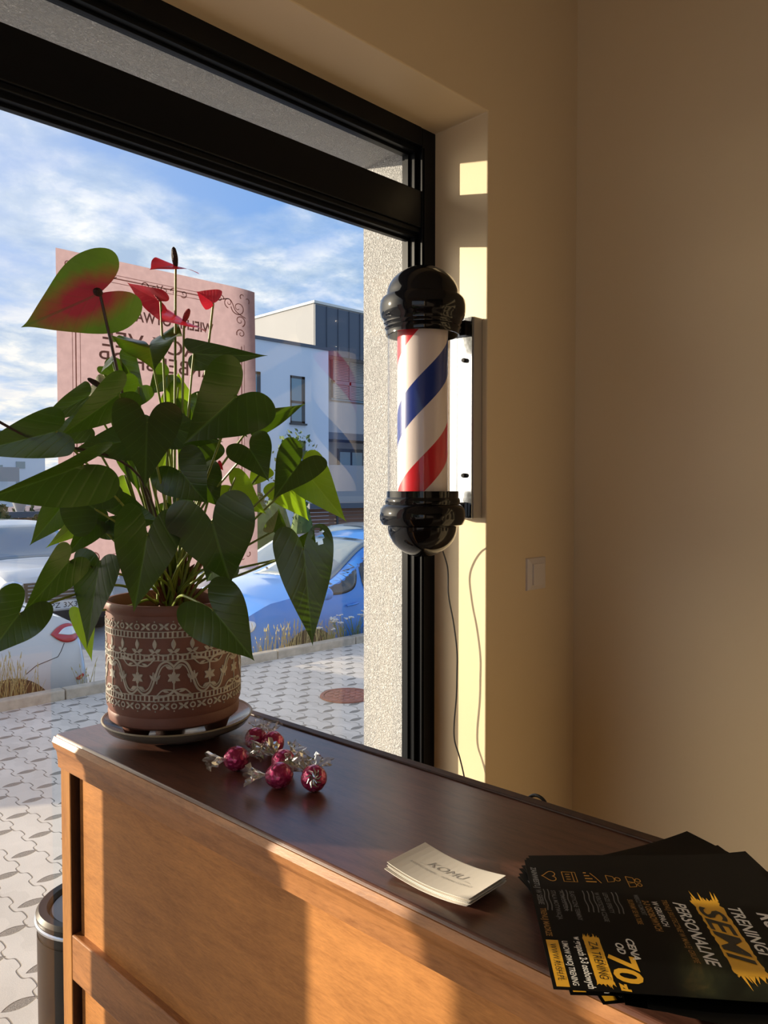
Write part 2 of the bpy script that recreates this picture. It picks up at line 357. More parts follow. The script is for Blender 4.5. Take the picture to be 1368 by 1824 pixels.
mb.box((MRx, FY0+.004, T0+.010), (GX+.012, FY0+.02, T0+.022))
bld(mb, 'transom_bar', M['black_frame'], smooth=False, bevel=0.002)
mb = wb()                                            # beads
for (a, b, c, d) in ((MRx, GX, T1, GT), (MRx, GX, 0.09, T0)):
    for k, (w_, y0, y1) in enumerate(((0.012, FY0+.014, FY1-.012), (0.006, FY0+.005, FY0+.010))):
        mb.box((a, y0, d), (b+.012, y1, d+.012)) if k == 0 else mb.box((a, y0, d+.016), (b+.016, y1+.004, d+.020))
        mb.box((b, y0, c), (b+.012, y1, d)) if k == 0 else mb.box((b+.014, y0, c), (b+.018, y1, d))
        mb.box((a, y0, c-.004), (b, y1, c)) if k == 0 else None
    mb.box((b-.006, 1.356, c), (b, 1.368, d)); mb.box((a, 1.356, d-.006), (b, 1.368, d))
for x in (1.441, 1.449): mb.box((x, FY0-.004, 0.09), (x+.003, FY0+.002, RZ-.05))
bld(mb, 'glazing_bead', M['black_frame'], smooth=False, bevel=0.0008)
def pane(x0, x1, z0, z1, name):
    mb = wb(); mb.add([(x0, 1.362, z0), (x1, 1.362, z0), (x1, 1.362, z1), (x0, 1.362, z1)], [(0, 1, 2, 3)])
    return bld(mb, name, M['glass'], smooth=False)
pane(MRx, GX, 0.085, T0+.012, 'glass_pane'); pane(MRx, GX, T1-.005, GT+.012, 'transom_glass')
pane(-0.245, MLx, 0.085, GT+.012, 'glass_pane'); pane(LX+.68, -0.30, 0.085, GT+.012, 'glass_pane')

# ------------------------------------------------------------------ pavement, kerb, car park
def pavers():
    m, nt, p, out = newmat('grey interlocking pavers')
    tc = nd(nt, 'ShaderNodeTexCoord'); sp = nd(nt, 'ShaderNodeSeparateXYZ'); nt.links.new(tc.outputs['Object'], sp.inputs[0])
    A2, B = 0.125, 0.145
    x = mth(nt, 'DIVIDE', mth(nt, 'ADD', sp.outputs[0], 0.03), A2); y = mth(nt, 'DIVIDE', sp.outputs[1], B)
    ky = mth(nt, 'MULTIPLY', mth(nt, 'SINE', mth(nt, 'MULTIPLY', y, PI)), 1.0)
    xi = mth(nt, 'FLOOR', mth(nt, 'ADD', x, 0.5)); dx = mth(nt, 'SUBTRACT', x, xi)
    par = mth(nt, 'MODULO', mth(nt, 'ABSOLUTE', xi), 2.0)
    yy = mth(nt, 'DIVIDE', mth(nt, 'ADD', y, par), 2.0); yi = mth(nt, 'FLOOR', mth(nt, 'ADD', yy, 0.5)); dy = mth(nt, 'MULTIPLY', mth(nt, 'SUBTRACT', yy, yi), 2*B)
    dxx = mth(nt, 'MULTIPLY', dx, A2)
    lens = mth(nt, 'SUBTRACT', mth(nt, 'ABSOLUTE', dy), mth(nt, 'MULTIPLY', mth(nt, 'SUBTRACT', 1.0, mth(nt, 'POWER', mth(nt, 'DIVIDE', mth(nt, 'ABSOLUTE', dxx), A2*0.44), 2.0)), 0.023))
    hole = ramp(nt, mth(nt, 'MULTIPLY_ADD', lens, 60.0, 0.5), [(0.40, 1.0), (0.62, 0.0)])
    # zigzag joint between columns
    xj = mth(nt, 'ADD', x, mth(nt, 'MULTIPLY', mth(nt, 'ARCTANGENT', mth(nt, 'MULTIPLY', mth(nt, 'SINE', mth(nt, 'MULTIPLY_ADD', y, PI*2, 1.2)), 5.0)), 0.075))
    dj = mth(nt, 'MULTIPLY', mth(nt, 'ABSOLUTE', mth(nt, 'SUBTRACT', mth(nt, 'FRACT', xj), 0.5)), A2)
    joint = ramp(nt, mth(nt, 'MULTIPLY', dj, 100.0), [(0.12, 1.0), (0.34, 0.0)])
    nz = nd(nt, 'ShaderNodeTexNoise', i_Scale=260.0, i_Detail=3.0); nt.links.new(tc.outputs['Object'], nz.inputs['Vector'])
    n3 = nd(nt, 'ShaderNodeTexNoise', i_Scale=2.0, i_Detail=4.0); nt.links.new(tc.outputs['Object'], n3.inputs['Vector'])
    wn = nd(nt, 'ShaderNodeTexWhiteNoise', noise_dimensions='2D'); cb = nd(nt, 'ShaderNodeCombineXYZ'); nt.links.new(mth(nt, 'FLOOR', xj), cb.inputs[0]); nt.links.new(yi, cb.inputs[1]); nt.links.new(cb.outputs[0], wn.inputs[0])
    c = mixc(nt, 1.0, (0.64, 0.59, 0.53), ramp(nt, n3.outputs[0], [(0.3, 0.88), (0.7, 1.08)]), 'MULTIPLY')
    c = mixc(nt, 1.0, c, ramp(nt, wn.outputs[0], [(0.0, 0.93), (1.0, 1.05)]), 'MULTIPLY')
    c = mixc(nt, 1.0, c, ramp(nt, nz.outputs[0], [(0.3, 0.9), (0.7, 1.06)]), 'MULTIPLY')
    c = mixc(nt, mth(nt, 'MULTIPLY', joint, 0.75), c, (0.14, 0.13, 0.11)); c = mixc(nt, mth(nt, 'MULTIPLY', hole, 0.85), c, mixc(nt, ramp(nt, nz.outputs[0], [(0.45, 0.0), (0.55, 1.0)]), (0.10, 0.095, 0.085), (0.27, 0.25, 0.22)))
    nt.links.new(c, p.inputs['Base Color']); p.inputs['Roughness'].default_value = 0.85; p.inputs['Specular IOR Level'].default_value = 0.2
    hgt = mth(nt, 'SUBTRACT', mth(nt, 'MULTIPLY', nz.outputs[0], 0.04), mth(nt, 'MAXIMUM', hole, mth(nt, 'MULTIPLY', joint, 0.6)))
    b = nd(nt, 'ShaderNodeBump', i_Strength=0.9, i_Distance=0.010); nt.links.new(hgt, b.inputs['Height']); nt.links.new(b.outputs[0], p.inputs['Normal'])
    return m
M['pavers'] = pavers()
M['kerb'] = mat('sandy concrete kerb', (0.50, 0.43, 0.34), 0.85, var=0.25, vscale=14, bump=0.2, bscale=90)
M['asphalt'] = mat('grey block paving', (0.30, 0.31, 0.33), 0.8, var=0.2, vscale=4)
M['earth'] = mat('dry verge soil', (0.20, 0.16, 0.10), 0.95, var=0.3, vscale=12)
KY0, KY1, LOT = 5.84, 5.96, -0.55
struct(MB().box((-16, -12, -.13), (LX-.21, FY1, -.01)), 'ground_side', M['pavers'], 'pale paver ground beside the shop', 'pavement', smooth=False)
struct(MB().box((-9, FY1, -.12), (16, KY0, 0)), 'ground_pavement', M['pavers'], 'pale grey interlocking paver pavement with lens-shaped gaps outside the window', 'pavement', smooth=False)
mb = MB()
for k in range(-9, 15): mb.box((k+.37, KY0, -.4), (k+1.362, KY1-.02, 0.078))
struct(mb, 'trim_1', M['kerb'], 'sandy concrete kerb edging the pavement', 'kerb', smooth=False, bevel=0.012)
mb = MB(); mb.prism([(KY1-.02, 0.03), (6.12, LOT+.28), (6.2, LOT), (KY1-.02, LOT)], -9, 16, 'x')
struct(mb, 'ground_verge', M['earth'], 'strip of dry soil behind the kerb', 'ground', smooth=False)
struct(MB().box((-40, 6.1, LOT-.1), (90, 90, LOT)), 'ground_parking', M['asphalt'], 'grey paved car park beyond the kerb', 'car park', smooth=False)

M['rust'] = mat('reddish cast cover', (0.33, 0.13, 0.09), 0.7, var=0.3, vscale=30, bump=0.5, bscale=60)
mc = onz(618, 1240, 0.0)
mb = MB(); mb.lathe([(0, .012), (.17, .012), (.175, .008), (.175, .001)], seg=32)
for i in range(-2, 3):
    for j in range(-2, 3):
        if i*i+j*j < 7: mb.box((i*.06-.018, j*.06-.018, .011), (i*.06+.018, j*.06+.018, .015))
hyd = empty('manhole_cover', (mc.x, mc.y, 0.0), label='small round reddish cast cover set in the grey pavement', cat='manhole cover')
mb.build('lid', M['rust'], hyd, smooth=False)
MB().lathe([(.180, .002), (.180, .013), (.205, .013), (.21, .002)], seg=32).build('rim', M['rust'], hyd)

# ------------------------------------------------------------------ wooden counter
M['panel'], _, _ = wood('orange brown veneer', (0.54, 0.23, 0.065), (0.38, 0.15, 0.040), 0.5, (3, 0.9, 5), bump=0.15)
M['post'], _, _ = wood('amber lacquered wood', (0.50, 0.22, 0.055), (0.36, 0.14, 0.035), 0.38, (5, 5, 0.6), bump=0.08)
M['mould'], _, _ = wood('worn brown edge moulding', (0.44, 0.19, 0.066), (0.27, 0.105, 0.036), 0.42, (4, 0.7, 4), bump=0.2)
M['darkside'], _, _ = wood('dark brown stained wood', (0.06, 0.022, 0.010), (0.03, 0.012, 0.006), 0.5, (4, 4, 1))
def topmat():
    m, nt, p = wood('dark varnished scratched top', (0.13, 0.052, 0.034), (0.065, 0.027, 0.018), 0.3, (6, 0.8, 1), bump=0.05, spec=0.5, coat=0.45, wav=12)
    tc = nd(nt, 'ShaderNodeTexCoord'); mp = nd(nt, 'ShaderNodeMapping'); mp.inputs['Rotation'].default_value = (0, 0, R(40)); mp.inputs['Scale'].default_value = (45, 700, 1)
    nt.links.new(tc.outputs['Object'], mp.inputs[0])
    a = nd(nt, 'ShaderNodeTexNoise', i_Scale=1.0, i_Detail=2.0); nt.links.new(mp.outputs[0], a.inputs['Vector'])
    b = nd(nt, 'ShaderNodeTexNoise', i_Scale=7.0, i_Detail=4.0); nt.links.new(tc.outputs['Object'], b.inputs['Vector'])
    sc = mth(nt, 'MULTIPLY', ramp(nt, a.outputs[0], [(0.62, 0.0), (0.72, 1.0)]), ramp(nt, b.outputs[0], [(0.40, 0.0), (0.62, 1.0)]))
    r = mth(nt, 'ADD', mth(nt, 'MULTIPLY', b.outputs[0], 0.16), mth(nt, 'MULTIPLY_ADD', sc, 0.15, 0.26))
    nt.links.new(r, p.inputs['Roughness'])
    p.inputs['Coat Roughness'].default_value = 0.22
    src = p.inputs['Base Color'].links[0].from_socket
    nt.links.new(mixc(nt, mth(nt, 'MULTIPLY', sc, 0.35), src, (0.20, 0.15, 0.13)), p.inputs['Base Color'])
    return m
M['top'] = topmat()
TOP = 1.27; CW = 0.243; CL = 1.55
ct = empty('reception_counter', (0.408, 1.045, 0), R(2.7), label='narrow high wooden counter with dark varnished top and orange veneer front', cat='counter')
# local frame: x across to the right (+x), y towards the window; far left top corner is the origin
def tp(*a): return a
mb = MB()   # top with rounded nose: profile in x-z pushed along y
mb.prism([(0, TOP-.004), (.003, TOP), (CW-.004, TOP), (CW, TOP-.004), (CW, TOP-.016), (0, TOP-.016)], -CL, 0, 'y')
mb.build('counter_top', M['top'], ct, smooth=False, bevel=0.0015)
mb = MB(); mb.box((CW-.010, -CL, TOP-.001), (CW+.004, -0.0005, TOP+.0022)); mb.build('back_lip', M['darkside'], ct, smooth=False, bevel=0.002)
mb = MB(); prof = [(-.001, TOP-.003), (-.004, TOP-.010), (-.002, TOP-.018), (.002, TOP-.024), (.0035, TOP-.034), (.004, TOP-.046), (.03, TOP-.046), (.03, TOP-.004)]
mb.prism(prof, -CL, .001, 'y')
mb.build('edge_moulding', M['mould'], ct, smooth=False)
mb = MB(); mb.box((.03, -.05, TOP-.045), (CW-.004, .001, TOP-.016)); mb.box((.006, -.029, .02), (.046, -.002, TOP-.044)); mb.build('corner_post', M['post'], ct, smooth=False, bevel=0.0015)
MB().box((.0070, -.0296, .03), (.05, -.0285, TOP-.046)).build('post_shade_strip', M['darkside'], ct, smooth=False)  # thin dark strip stands in for shade on the post's inner side
MB().box((.0165, -CL, .05), (.045, -.036, TOP-.03)).build('front_panel', M['panel'], ct, smooth=False)
zr = onx(131, 1660, 0.42).z
MB().box((.0065, -CL, zr-.062), (.034, -.028, zr)).build('cross_rail', M['mould'], ct, smooth=False, bevel=0.002)
MB().box((.045, -.026, .02), (CW-.006, -.004, TOP-.03)).build('end_panel', M['post'], ct, smooth=False)
MB().box((CW-.022, -CL, .02), (CW-.006, -.026, TOP-.02)).build('back_panel', M['darkside'], ct, smooth=False)
MB().box((.02, -CL, 0), (CW-.01, -.01, .06)).build('plinth', M['darkside'], ct, smooth=False)

# ------------------------------------------------------------------ black bin beyond the counter
zb = 0.70
lc = onz(62, 1618, zb); side = RT; rB = 0.128
bc = lc+side*(rB*0.93)+fw0*0.045
bn = empty('waste_bin', (bc.x, bc.y, 0.0), label='round black waste bin with a flat lid and bright ring outside the window', cat='bin')
MB().lathe([(0, .0), (rB-.008, .0), (rB-.006, .02), (rB-.004, zb-.055), (rB-.004, zb-.05), (0, zb-.05)], seg=64).build('body', M['black_matt'], bn)
MB().lathe([(rB-.003, zb-.027), (rB+.001, zb-.025), (rB+.001, zb-.021), (rB-.003, zb-.019)], seg=64).build('ring', M['chrome'], bn)
MB().lathe([(rB-.006, zb-.05), (rB-.004, zb-.022), (rB-.002, zb-.008), (rB-.008, zb), (rB-.024, zb-.001), (rB-.030, zb-.014), (0, zb-.014)], seg=64).build('lid_rim', M['black_matt'], bn)
MB().lathe([(rB-.031, zb-.016), (rB-.034, zb-.009), (0, zb-.006)], seg=64).build('flap', mat('satin grey lid', (0.09, 0.09, 0.10), 0.3), bn)

# ------------------------------------------------------------------ barber pole
PX0, PY0 = 1.318, 1.2065
D0 = (V((PX0, PY0, 1.6))-EYE).dot(FW)
K = D0/FPX
def zz(py): return EYE.z+ray(752, py).z*D0
bp = empty('barber_pole', (PX0, PY0, zz(992)), label='wall mounted barber pole with red, white and blue stripes between glossy black domed caps', cat='barber pole')
zb0 = bp.location.z
def pl(py): return zz(py)-zb0
def px(r): return r*K*0.985
dome = []
for k in range(15):
    a = PI/2*k/14; dome.append((px(65)*math.sin(a), pl(531)+(pl(478)-pl(531))*math.cos(a)))
prof = dome+[(px(66), pl(533)), (px(72), pl(535)), (px(76), pl(541)), (px(77), pl(550)), (px(76.5), pl(562)), (px(74), pl(570)), (px(70.5), pl(574)), (px(70), pl(580)), (px(68), pl(582)), (px(67.5), pl(586)), (px(69), pl(588)), (px(67), pl(591)), (px(66), pl(594)), (px(66), pl(600)), (px(63), pl(600)), (px(62), pl(585)), (0, pl(585))]
MB().lathe(prof, seg=72).build('top_cap', M['black_gloss'], bp)
dome = []
for k in range(15):
    a = PI/2*k/14; dome.append((px(63)*math.sin(a), pl(937)+(pl(992)-pl(937))*math.cos(a)))
prof = [(0, pl(880)), (px(60), pl(880)), (px(62), pl(875)), (px(65), pl(875)), (px(65), pl(886)), (px(67), pl(888)), (px(68), pl(893)), (px(67), pl(898)), (px(71), pl(900)), (px(76), pl(906)), (px(77.5), pl(916)), (px(77), pl(926)), (px(73), pl(934)), (px(65), pl(937))]+dome[::-1]
MB().lathe(prof, seg=72).build('bottom_cap', M['black_gloss'], bp)
def stripes():
    m, nt, p, out = newmat('helical barber stripes')
    tc = nd(nt, 'ShaderNodeTexCoord'); sp = nd(nt, 'ShaderNodeSeparateXYZ'); nt.links.new(tc.outputs['Object'], sp.inputs[0])
    ang = mth(nt, 'DIVIDE', mth(nt, 'ARCTAN2', sp.outputs[1], sp.outputs[0]), 2*PI)
    P = 288*K
    zq = mth(nt, 'DIVIDE', sp.outputs[2], P)
    ph = mth(nt, 'FRACT', mth(nt, 'ADD', mth(nt, 'SUBTRACT', zq, ang), STRIPE_PH))
    W = (0.80, 0.70, 0.66); B = (0.010, 0.035, 0.24); Rr = (0.62, 0.012, 0.025)
    n = nd(nt, 'ShaderNodeValToRGB'); n.color_ramp.interpolation = 'CONSTANT'; e = n.color_ramp.elements
    while len(e) < 4: e.new(0.5)
    for el, (q, c) in zip(e, [(0, B), (0.215, W), (0.5, Rr), (0.72, W)]): el.position = q; el.color = (*c, 1)
    nt.links.new(ph, n.inputs[0]); nt.links.new(n.outputs[0], p.inputs['Base Color']); p.inputs['Roughness'].default_value = 0.3
    return m
# phase: blue starts (lower edge) at the camera-facing line at pixel row 734
camang = math.atan2(-PY0, -PX0)/(2*PI)
STRIPE_PH = -(pl(734)/(288*K)-camang)
M['stripes'] = stripes()
MB().lathe([(px(45.5), pl(900)), (px(45.5), pl(570))], seg=72).build('striped_cylinder', M['stripes'], bp)
MB().lathe([(px(63.0), pl(885)), (px(63.0), pl(590))], seg=72).build('clear_tube', M['acrylic'], bp)
# back plate on the reveal with bolts, arms
PLX = 1.458; zt_, zl_ = onx(848, 562, PLX).z-zb0, onx(848, 924, PLX).z-zb0
lx = PLX-PX0
o = MB().box((lx, -.033, zl_), (lx+.003, .037, zt_)).build('mounting_plate', M['chrome'], bp, smooth=False, bevel=0.001)
MB().box((lx+.003, -.036, zl_), (RX-PX0-.0005, .040, zt_)).build('plate_housing', M['steel_edge'], bp, smooth=False, bevel=0.002)
for pyy in (642, 847):
    zc_ = onx(831, pyy, PLX).z-zb0
    MB().lathe([(0, -.010), (.0045, -.010), (.0055, -.007), (.0055, 0)], seg=16, mtx=Matrix.Translation((lx, -.012, zc_)) @ Matrix.Rotation(R(90), 4, 'Y')).build('bolt', M['black_gloss'], bp)
for pyy in (585, 908):
    zc_ = onx(831, pyy, PLX).z-zb0
    mb = MB()
    for dy in (-.014, .010): mb.box((.080, dy, zc_-.012), (lx, dy+.007, zc_+.012))
    mb.tube([(lx-.03, -.018, zc_), (lx-.03, .022, zc_)], .009, 12); mb.box((lx-.012, -.02, zc_-.018), (lx, .024, zc_+.018))
    mb.build('bracket_arm', M['black_gloss'], bp, smooth=False, bevel=0.0015)
MB().ball((0, 0, pl(478)), .004).build('cap_pin', M['black_gloss'], bp)

# cable from the pole down behind the counter
cpts = []
for a, b in ((798, 960), (797, 1010), (799, 1060), (808, 1110), (814, 1160), (814, 1200), (813, 1240), (809, 1290), (810, 1320), (819, 1350), (828, 1390), (835, 1440), (838, 1500)):
    p_ = onx(a, b, 1.462); cpts.append(p_)
st = V((PX0+.055, PY0-.0, bp.location.z+.02)); cpts = [st+V((0.03, 0, .02)), V((1.43, cpts[0].y, cpts[0].z))]+cpts[1:]
tag(MB().tube(spl(cpts, 8), .0019, 8).build('power_cord', M['cord_black']), 'thin black cord hanging from the barber pole down the window reveal', 'cord')
lp = [onz(928, 1450, 1.22), onz(938, 1436, TOP+.0), onz(950, 1428, TOP+.012), onz(960, 1428, TOP+.010), onz(968, 1437, TOP), onz(972, 1460, 1.2)]
base_x = 0.69
lp = []
for a, b in ((932, 1436), (939, 1424), (950, 1417), (961, 1419), (971, 1429), (975, 1446)):
    r_ = ray(a, b); t = 0.705/r_.x; lp.append(EYE+r_*t)
lp = [lp[0]+V((.0, .006, -.30)), lp[0]+V((.0, .006, -.15)), lp[0]+V((0, .003, -.03))]+lp+[lp[-1]+V((0, -.003, -.03)), lp[-1]+V((0, -.006, -.15)), lp[-1]+V((0, -.01, -.30))]
tag(MB().tube(spl(lp, 8), .0019, 8).build('looped_cable', M['cord_black']), 'small black cable loop showing behind the back edge of the counter', 'cable')

# ------------------------------------------------------------------ light switch
c0 = ony(953, 1021.5, WY)
sw = empty('light_switch', (c0.x, WY, c0.z), label='white square light switch on the wall right of the window', cat='light switch')
a = .0425
mb = MB(); mb.add([(-a, 0, -a), (a, 0, -a), (a, 0, a), (-a, 0, a), (-a+.001, -.005, -a+.001), (a-.001, -.005, -a+.001), (a-.001, -.005, a-.001), (-a+.001, -.005, a-.001), (-.03, -.011, -.030), (.030, -.011, -.030), (.030, -.011, .030), (-.03, -.011, .030)],
    [(0, 1, 5, 4), (1, 2, 6, 5), (2, 3, 7, 6), (3, 0, 4, 7), (4, 5, 9, 8), (5, 6, 10, 9), (6, 7, 11, 10), (7, 4, 8, 11), (8, 9, 10, 11)])
mb.build('switch_plate', M['switch'], sw, smooth=False, bevel=0.001)
mb = MB(); mb.add([(-.0275, -.0105, -.0275), (.0275, -.0105, -.0275), (.0275, -.0105, .0275), (-.0275, -.0105, .0275), (-.0270, -.0155, -.027), (.027, -.0130, -.027), (.027, -.0130, .027), (-.027, -.0155, .027)],
    [(0, 1, 5, 4), (1, 2, 6, 5), (2, 3, 7, 6), (3, 0, 4, 7), (4, 5, 6, 7)])
mb.build('rocker', M['switch'], sw, smooth=False, bevel=0.0006)

# ------------------------------------------------------------------ poster on the glass (printing seen from the back, so mirrored)
def papermat(name, col, tr, w_=0.5):
    m, nt, p, out = newmat(name)
    tc = nd(nt, 'ShaderNodeTexCoord'); n = nd(nt, 'ShaderNodeTexNoise', i_Scale=70.0, i_Detail=5.0); nt.links.new(tc.outputs['Object'], n.inputs['Vector'])
    c = mixc(nt, 1.0, col, ramp(nt, n.outputs[0], [(0.3, 0.9), (0.7, 1.05)]), 'MULTIPLY'); nt.links.new(c, p.inputs['Base Color'])
    p.inputs['Roughness'].default_value = 0.8; p.inputs['Specular IOR Level'].default_value = 0.2
    t = nd(nt, 'ShaderNodeBsdfTranslucent'); nt.links.new(mixc(nt, 1.0, tr, ramp(nt, n.outputs[0], [(0.3, 0.9), (0.7, 1.05)]), 'MULTIPLY'), t.inputs[0])
    mx = nd(nt, 'ShaderNodeMixShader'); mx.inputs[0].default_value = w_
    nt.links.new(p.outputs[0], mx.inputs[1]); nt.links.new(t.outputs[0], mx.inputs[2]); nt.links.new(mx.outputs[0], out.inputs[0]); return m
M['paper'] = papermat('pink poster paper', (0.47, 0.38, 0.40), (0.43, 0.31, 0.35), 0.5)
M['ink'] = papermat('ink showing through the paper', (0.25, 0.17, 0.17), (0.20, 0.13, 0.13), 0.5)
M['ink2'] = papermat('fine border ink showing through', (0.36, 0.22, 0.20), (0.34, 0.20, 0.19), 0.5)
PW, PH = 0.412, 0.578
pa = ony(99, 441, 1.355); PZ = pa.z
pst = empty('poster', (pa.x, 1.355, PZ), label='pink opening poster on the window glass behind the anthurium, lettering seen mirrored from inside', cat='poster')
def pfn(x, y, h):            # x 0..PW to the right, y 0 down to -PH; the top right corner bends towards the room
    t = max(0.0, (x-PW*0.86)/(PW*0.14)); q = max(0.0, 1+(y+0.02)/0.40) if y < -0.02 else 1
    c = 0.030*(t**2)*(0.35+0.65*q); drop = -0.012*t**2*q
    return V((x-0.018*t**3*q, -c-0.0006-h*0.0003, y+drop))
mb = MB(); nx, ny = 40, 30
vs = [pfn(PW*i/nx, -PH*j/ny, 0)+V((0, .0006, 0)) for j in range(ny+1) for i in range(nx+1)]
mb.add(vs, [(j*(nx+1)+i, j*(nx+1)+i+1, (j+1)*(nx+1)+i+1, (j+1)*(nx+1)+i) for j in range(ny) for i in range(nx)])
mb.build('paper_sheet', M['paper'], pst)
def ptext(mb, s, cx, cy, size, wid, bold=0.0006):
    vs, fs = text_mesh(s, size, bold=bold, font_w=wid)
    # cut long faces are fine: the sheet is flat where the words stand
    mb.add([pfn(PW-(cx+a), cy+b, 1) for a, b in vs], fs)
def serifs(mb, s, cx, cy, size, wid):
    ptext(mb, s, cx, cy, size, wid)
mb = MB()
ptext(mb, 'WIELKIE OTWARCIE', PW*.50, -.104, .027, .215)
ptext(mb, 'BLACK VEE', PW*.50, -.158, .042, .250, .0002)
ptext(mb, 'BARBERSHOP', PW*.50, -.194, .040, .262, .0002)
# scissors and comb crossed
cx_, cy_ = PW*.83, -.098
def sfn(ox, oy, rot):
    c, s_ = math.cos(rot), math.sin(rot)
    return lambda x, y, h: pfn(PW-(ox+x*c-y*s_), oy+x*s_+y*c, 1)
f = sfn(cx_+.002, cy_, R(-42))
mb.stroke([(-.038, 0), (.038, 0)], .010, f)
for k in range(14): mb.stroke([(-.034+k*.0045, -.004), (-.034+k*.0045, -.010)], .0022, f)
f = sfn(cx_, cy_, R(58))
for s_ in (1, -1):
    mb.stroke([(-.034, s_*.006), (0, 0), (.016, -s_*.006)], [.002, .005, .003], f)
    mb.stroke([(.025+.008*math.cos(a), -s_*.010+.006*math.sin(a)) for a in [2*PI*k/14 for k in range(15)]], .0024, f)
mb.build('lettering', M['ink'], pst, smooth=False)
mb = MB()
def ring(mb, m_, w_):
    pts = [(m_, -m_), (PW-m_, -m_), (PW-m_, -(PH-m_)), (m_, -(PH-m_)), (m_, -m_)]
    for a, b in zip(pts, pts[1:]):
        mb.stroke([(a[0]+(b[0]-a[0])*(.17+.66*k/40), a[1]+(b[1]-a[1])*(.17+.66*k/40)) for k in range(41)], w_, lambda x, y, h: pfn(x, y, 1))
ring(mb, .027, .0010); ring(mb, .033, .0022); ring(mb, .041, .0010)
def spiral(ox, oy, r0, t0, turns, sg, fx, fy, w_=.0022):
    pts = []
    for k in range(41):
        q = k/40; r = r0*(1-q*.86); a = t0+sg*turns*2*PI*q; pts.append((ox+fx*r*math.cos(a), oy+fy*r*math.sin(a)))
    mb.stroke(pts, [w_*(1-.4*k/40) for k in range(41)], lambda x, y, h: pfn(x, y, 1))
for fx, ox in ((1, 0), (-1, PW)):
    for fy, oy in ((-1, 0), (1, -PH)):
        for (a, b, r, t, n_, s_) in ((.040, .042, .016, 0, 1.4, 1), (.062, .035, .011, 1.5, 1.3, -1), (.036, .068, .012, 2.0, 1.3, 1), (.082, .030, .009, 3.0, 1.2, 1), (.034, .094, .010, .5, 1.3, -1), (.022, .022, .008, 2.2, .5, 1), (.030, .016, .007, 1, .6, -1)):
            spiral(ox+fx*a, oy+fy*b, r, t, n_, s_, fx, fy)
        mb.stroke([(ox+fx*x, oy+fy*y) for x, y in spl2([(.024, .060), (.045, .050), (.060, .028), (.095, .036), (.110, .030)], 6)], .002, lambda x, y, h: pfn(x, y, 1))
for k in range(5): spiral(PW*(.40+.05*k), -.036, .008, k, 1.1, (-1)**k, 1, 1)
mb.build('border_ornament', M['ink2'], pst, smooth=False)

# ------------------------------------------------------------------ saucer, pot, plant
SC = onz(318, 1292, TOP+.010); RS = 0.0985
sc = empty('saucer', (SC.x, SC.y, TOP), label='grey-brown glazed ceramic saucer under the patterned plant pot', cat='saucer')
prof = [(0, .0), (.052, .0), (.056, .003), (.075, .008), (RS-.006, .016), (RS-.001, .023), (RS, .0255)]
MB().lathe(prof+[(RS-.002, .0262), (RS-.006, .024), (.070, .012), (.055, .0075), (0, .007)], seg=80).build('dish', M['saucer'], sc)
MB().lathe([(RS-.0003, .0250), (RS+.0006, .0262), (RS-.0010, .0274), (RS-.0030, .0262)], seg=80, close=True).build('rim', M['saucer_rim'], sc)
PC = V((SC.x-RT.x*.0055+.001, SC.y-RT.y*.0055, TOP+.0078))
D_ = (PC+V((0, 0, .05))-EYE).dot(FW); RP = 116.5*D_/FPX*0.985
hz = lambda py: (EYE+ray(311, py)*(D_-RP*.8)).z-PC.z
Hpot = hz(1076)
print('pot', PC, 'D', D_, 'R', RP, 'H', Hpot)
pot = empty('potted_anthurium', PC, label='red anthurium plant with large dark heart leaves in a terracotta pot with raised white pattern', cat='potted plant')
FT = .020
prof = [(0, FT), (RP*.93, FT), (RP*.97, FT+.003), (RP*.985, FT+.012), (RP*.97, FT+.016), (RP, FT+.022), (RP, Hpot-.016), (RP*1.0, Hpot-.013), (RP*1.03, Hpot-.010), (RP*1.035, Hpot-.003), (RP*1.02, Hpot), (RP*.97, Hpot), (RP*.95, Hpot-.004), (RP*.95, Hpot-.03), (0, Hpot-.03)]
prof = [(r if z > FT+.02 or True else r, z) for r, z in prof]
MB().lathe(prof, seg=96).build('pot', M['terra'], pot)
for k in range(3):
    a = R(200+120*k)-0.25
    mb = MB(); mb.lathe([(0, 0), (.013, 0), (.021, FT+.002), (0, FT+.002)], c=(RP*.66*math.cos(a), RP*.66*math.sin(a), 0), seg=20); mb.build('foot', M['terra'], pot)
MB().lathe([(RP*.95, Hpot-.024), (RP*.5, Hpot-.018), (0, Hpot-.014)], seg=48).build('soil', M['soil'], pot)
# raised white relief
Z0, Z1 = FT+.026, Hpot-.018
def rf(u, v, h): r = RP+.0002+h; return V((r*math.cos(u/RP), r*math.sin(u/RP), v))     # u metres round, v height
mb = MB(); CIR = 2*PI*RP; HH = Z1-Z0
def dense(pts, st=.003):
    out = []
    for a, b in zip(pts, pts[1:]):
        n = max(1, int(math.hypot(b[0]-a[0], b[1]-a[1])/st)); out += [(a[0]+(b[0]-a[0])*k/n, a[1]+(b[1]-a[1])*k/n) for k in range(n)]
    return out+[pts[-1]]
TH = .0007
def st(pts, w_): mb.stroke(dense(pts), w_*1.25, rf, TH)
def leafst(u0, v0, ang, L, W):
    n = 7; pts = [(u0+math.cos(ang)*L*k/(n-1), v0+math.sin(ang)*L*k/(n-1)) for k in range(n)]
    mb.stroke(pts, [max(.0003, W*1.15*math.sin(PI*min(.97, max(.03, k/(n-1))))) for k in range(n)], rf, TH)
def ringst(u, v, r, w_): mb.stroke([(u+r*math.cos(2*PI*k/10), v+r*math.sin(2*PI*k/10)) for k in range(11)], w_, rf, TH)
def v_(q): return Z1-HH*q
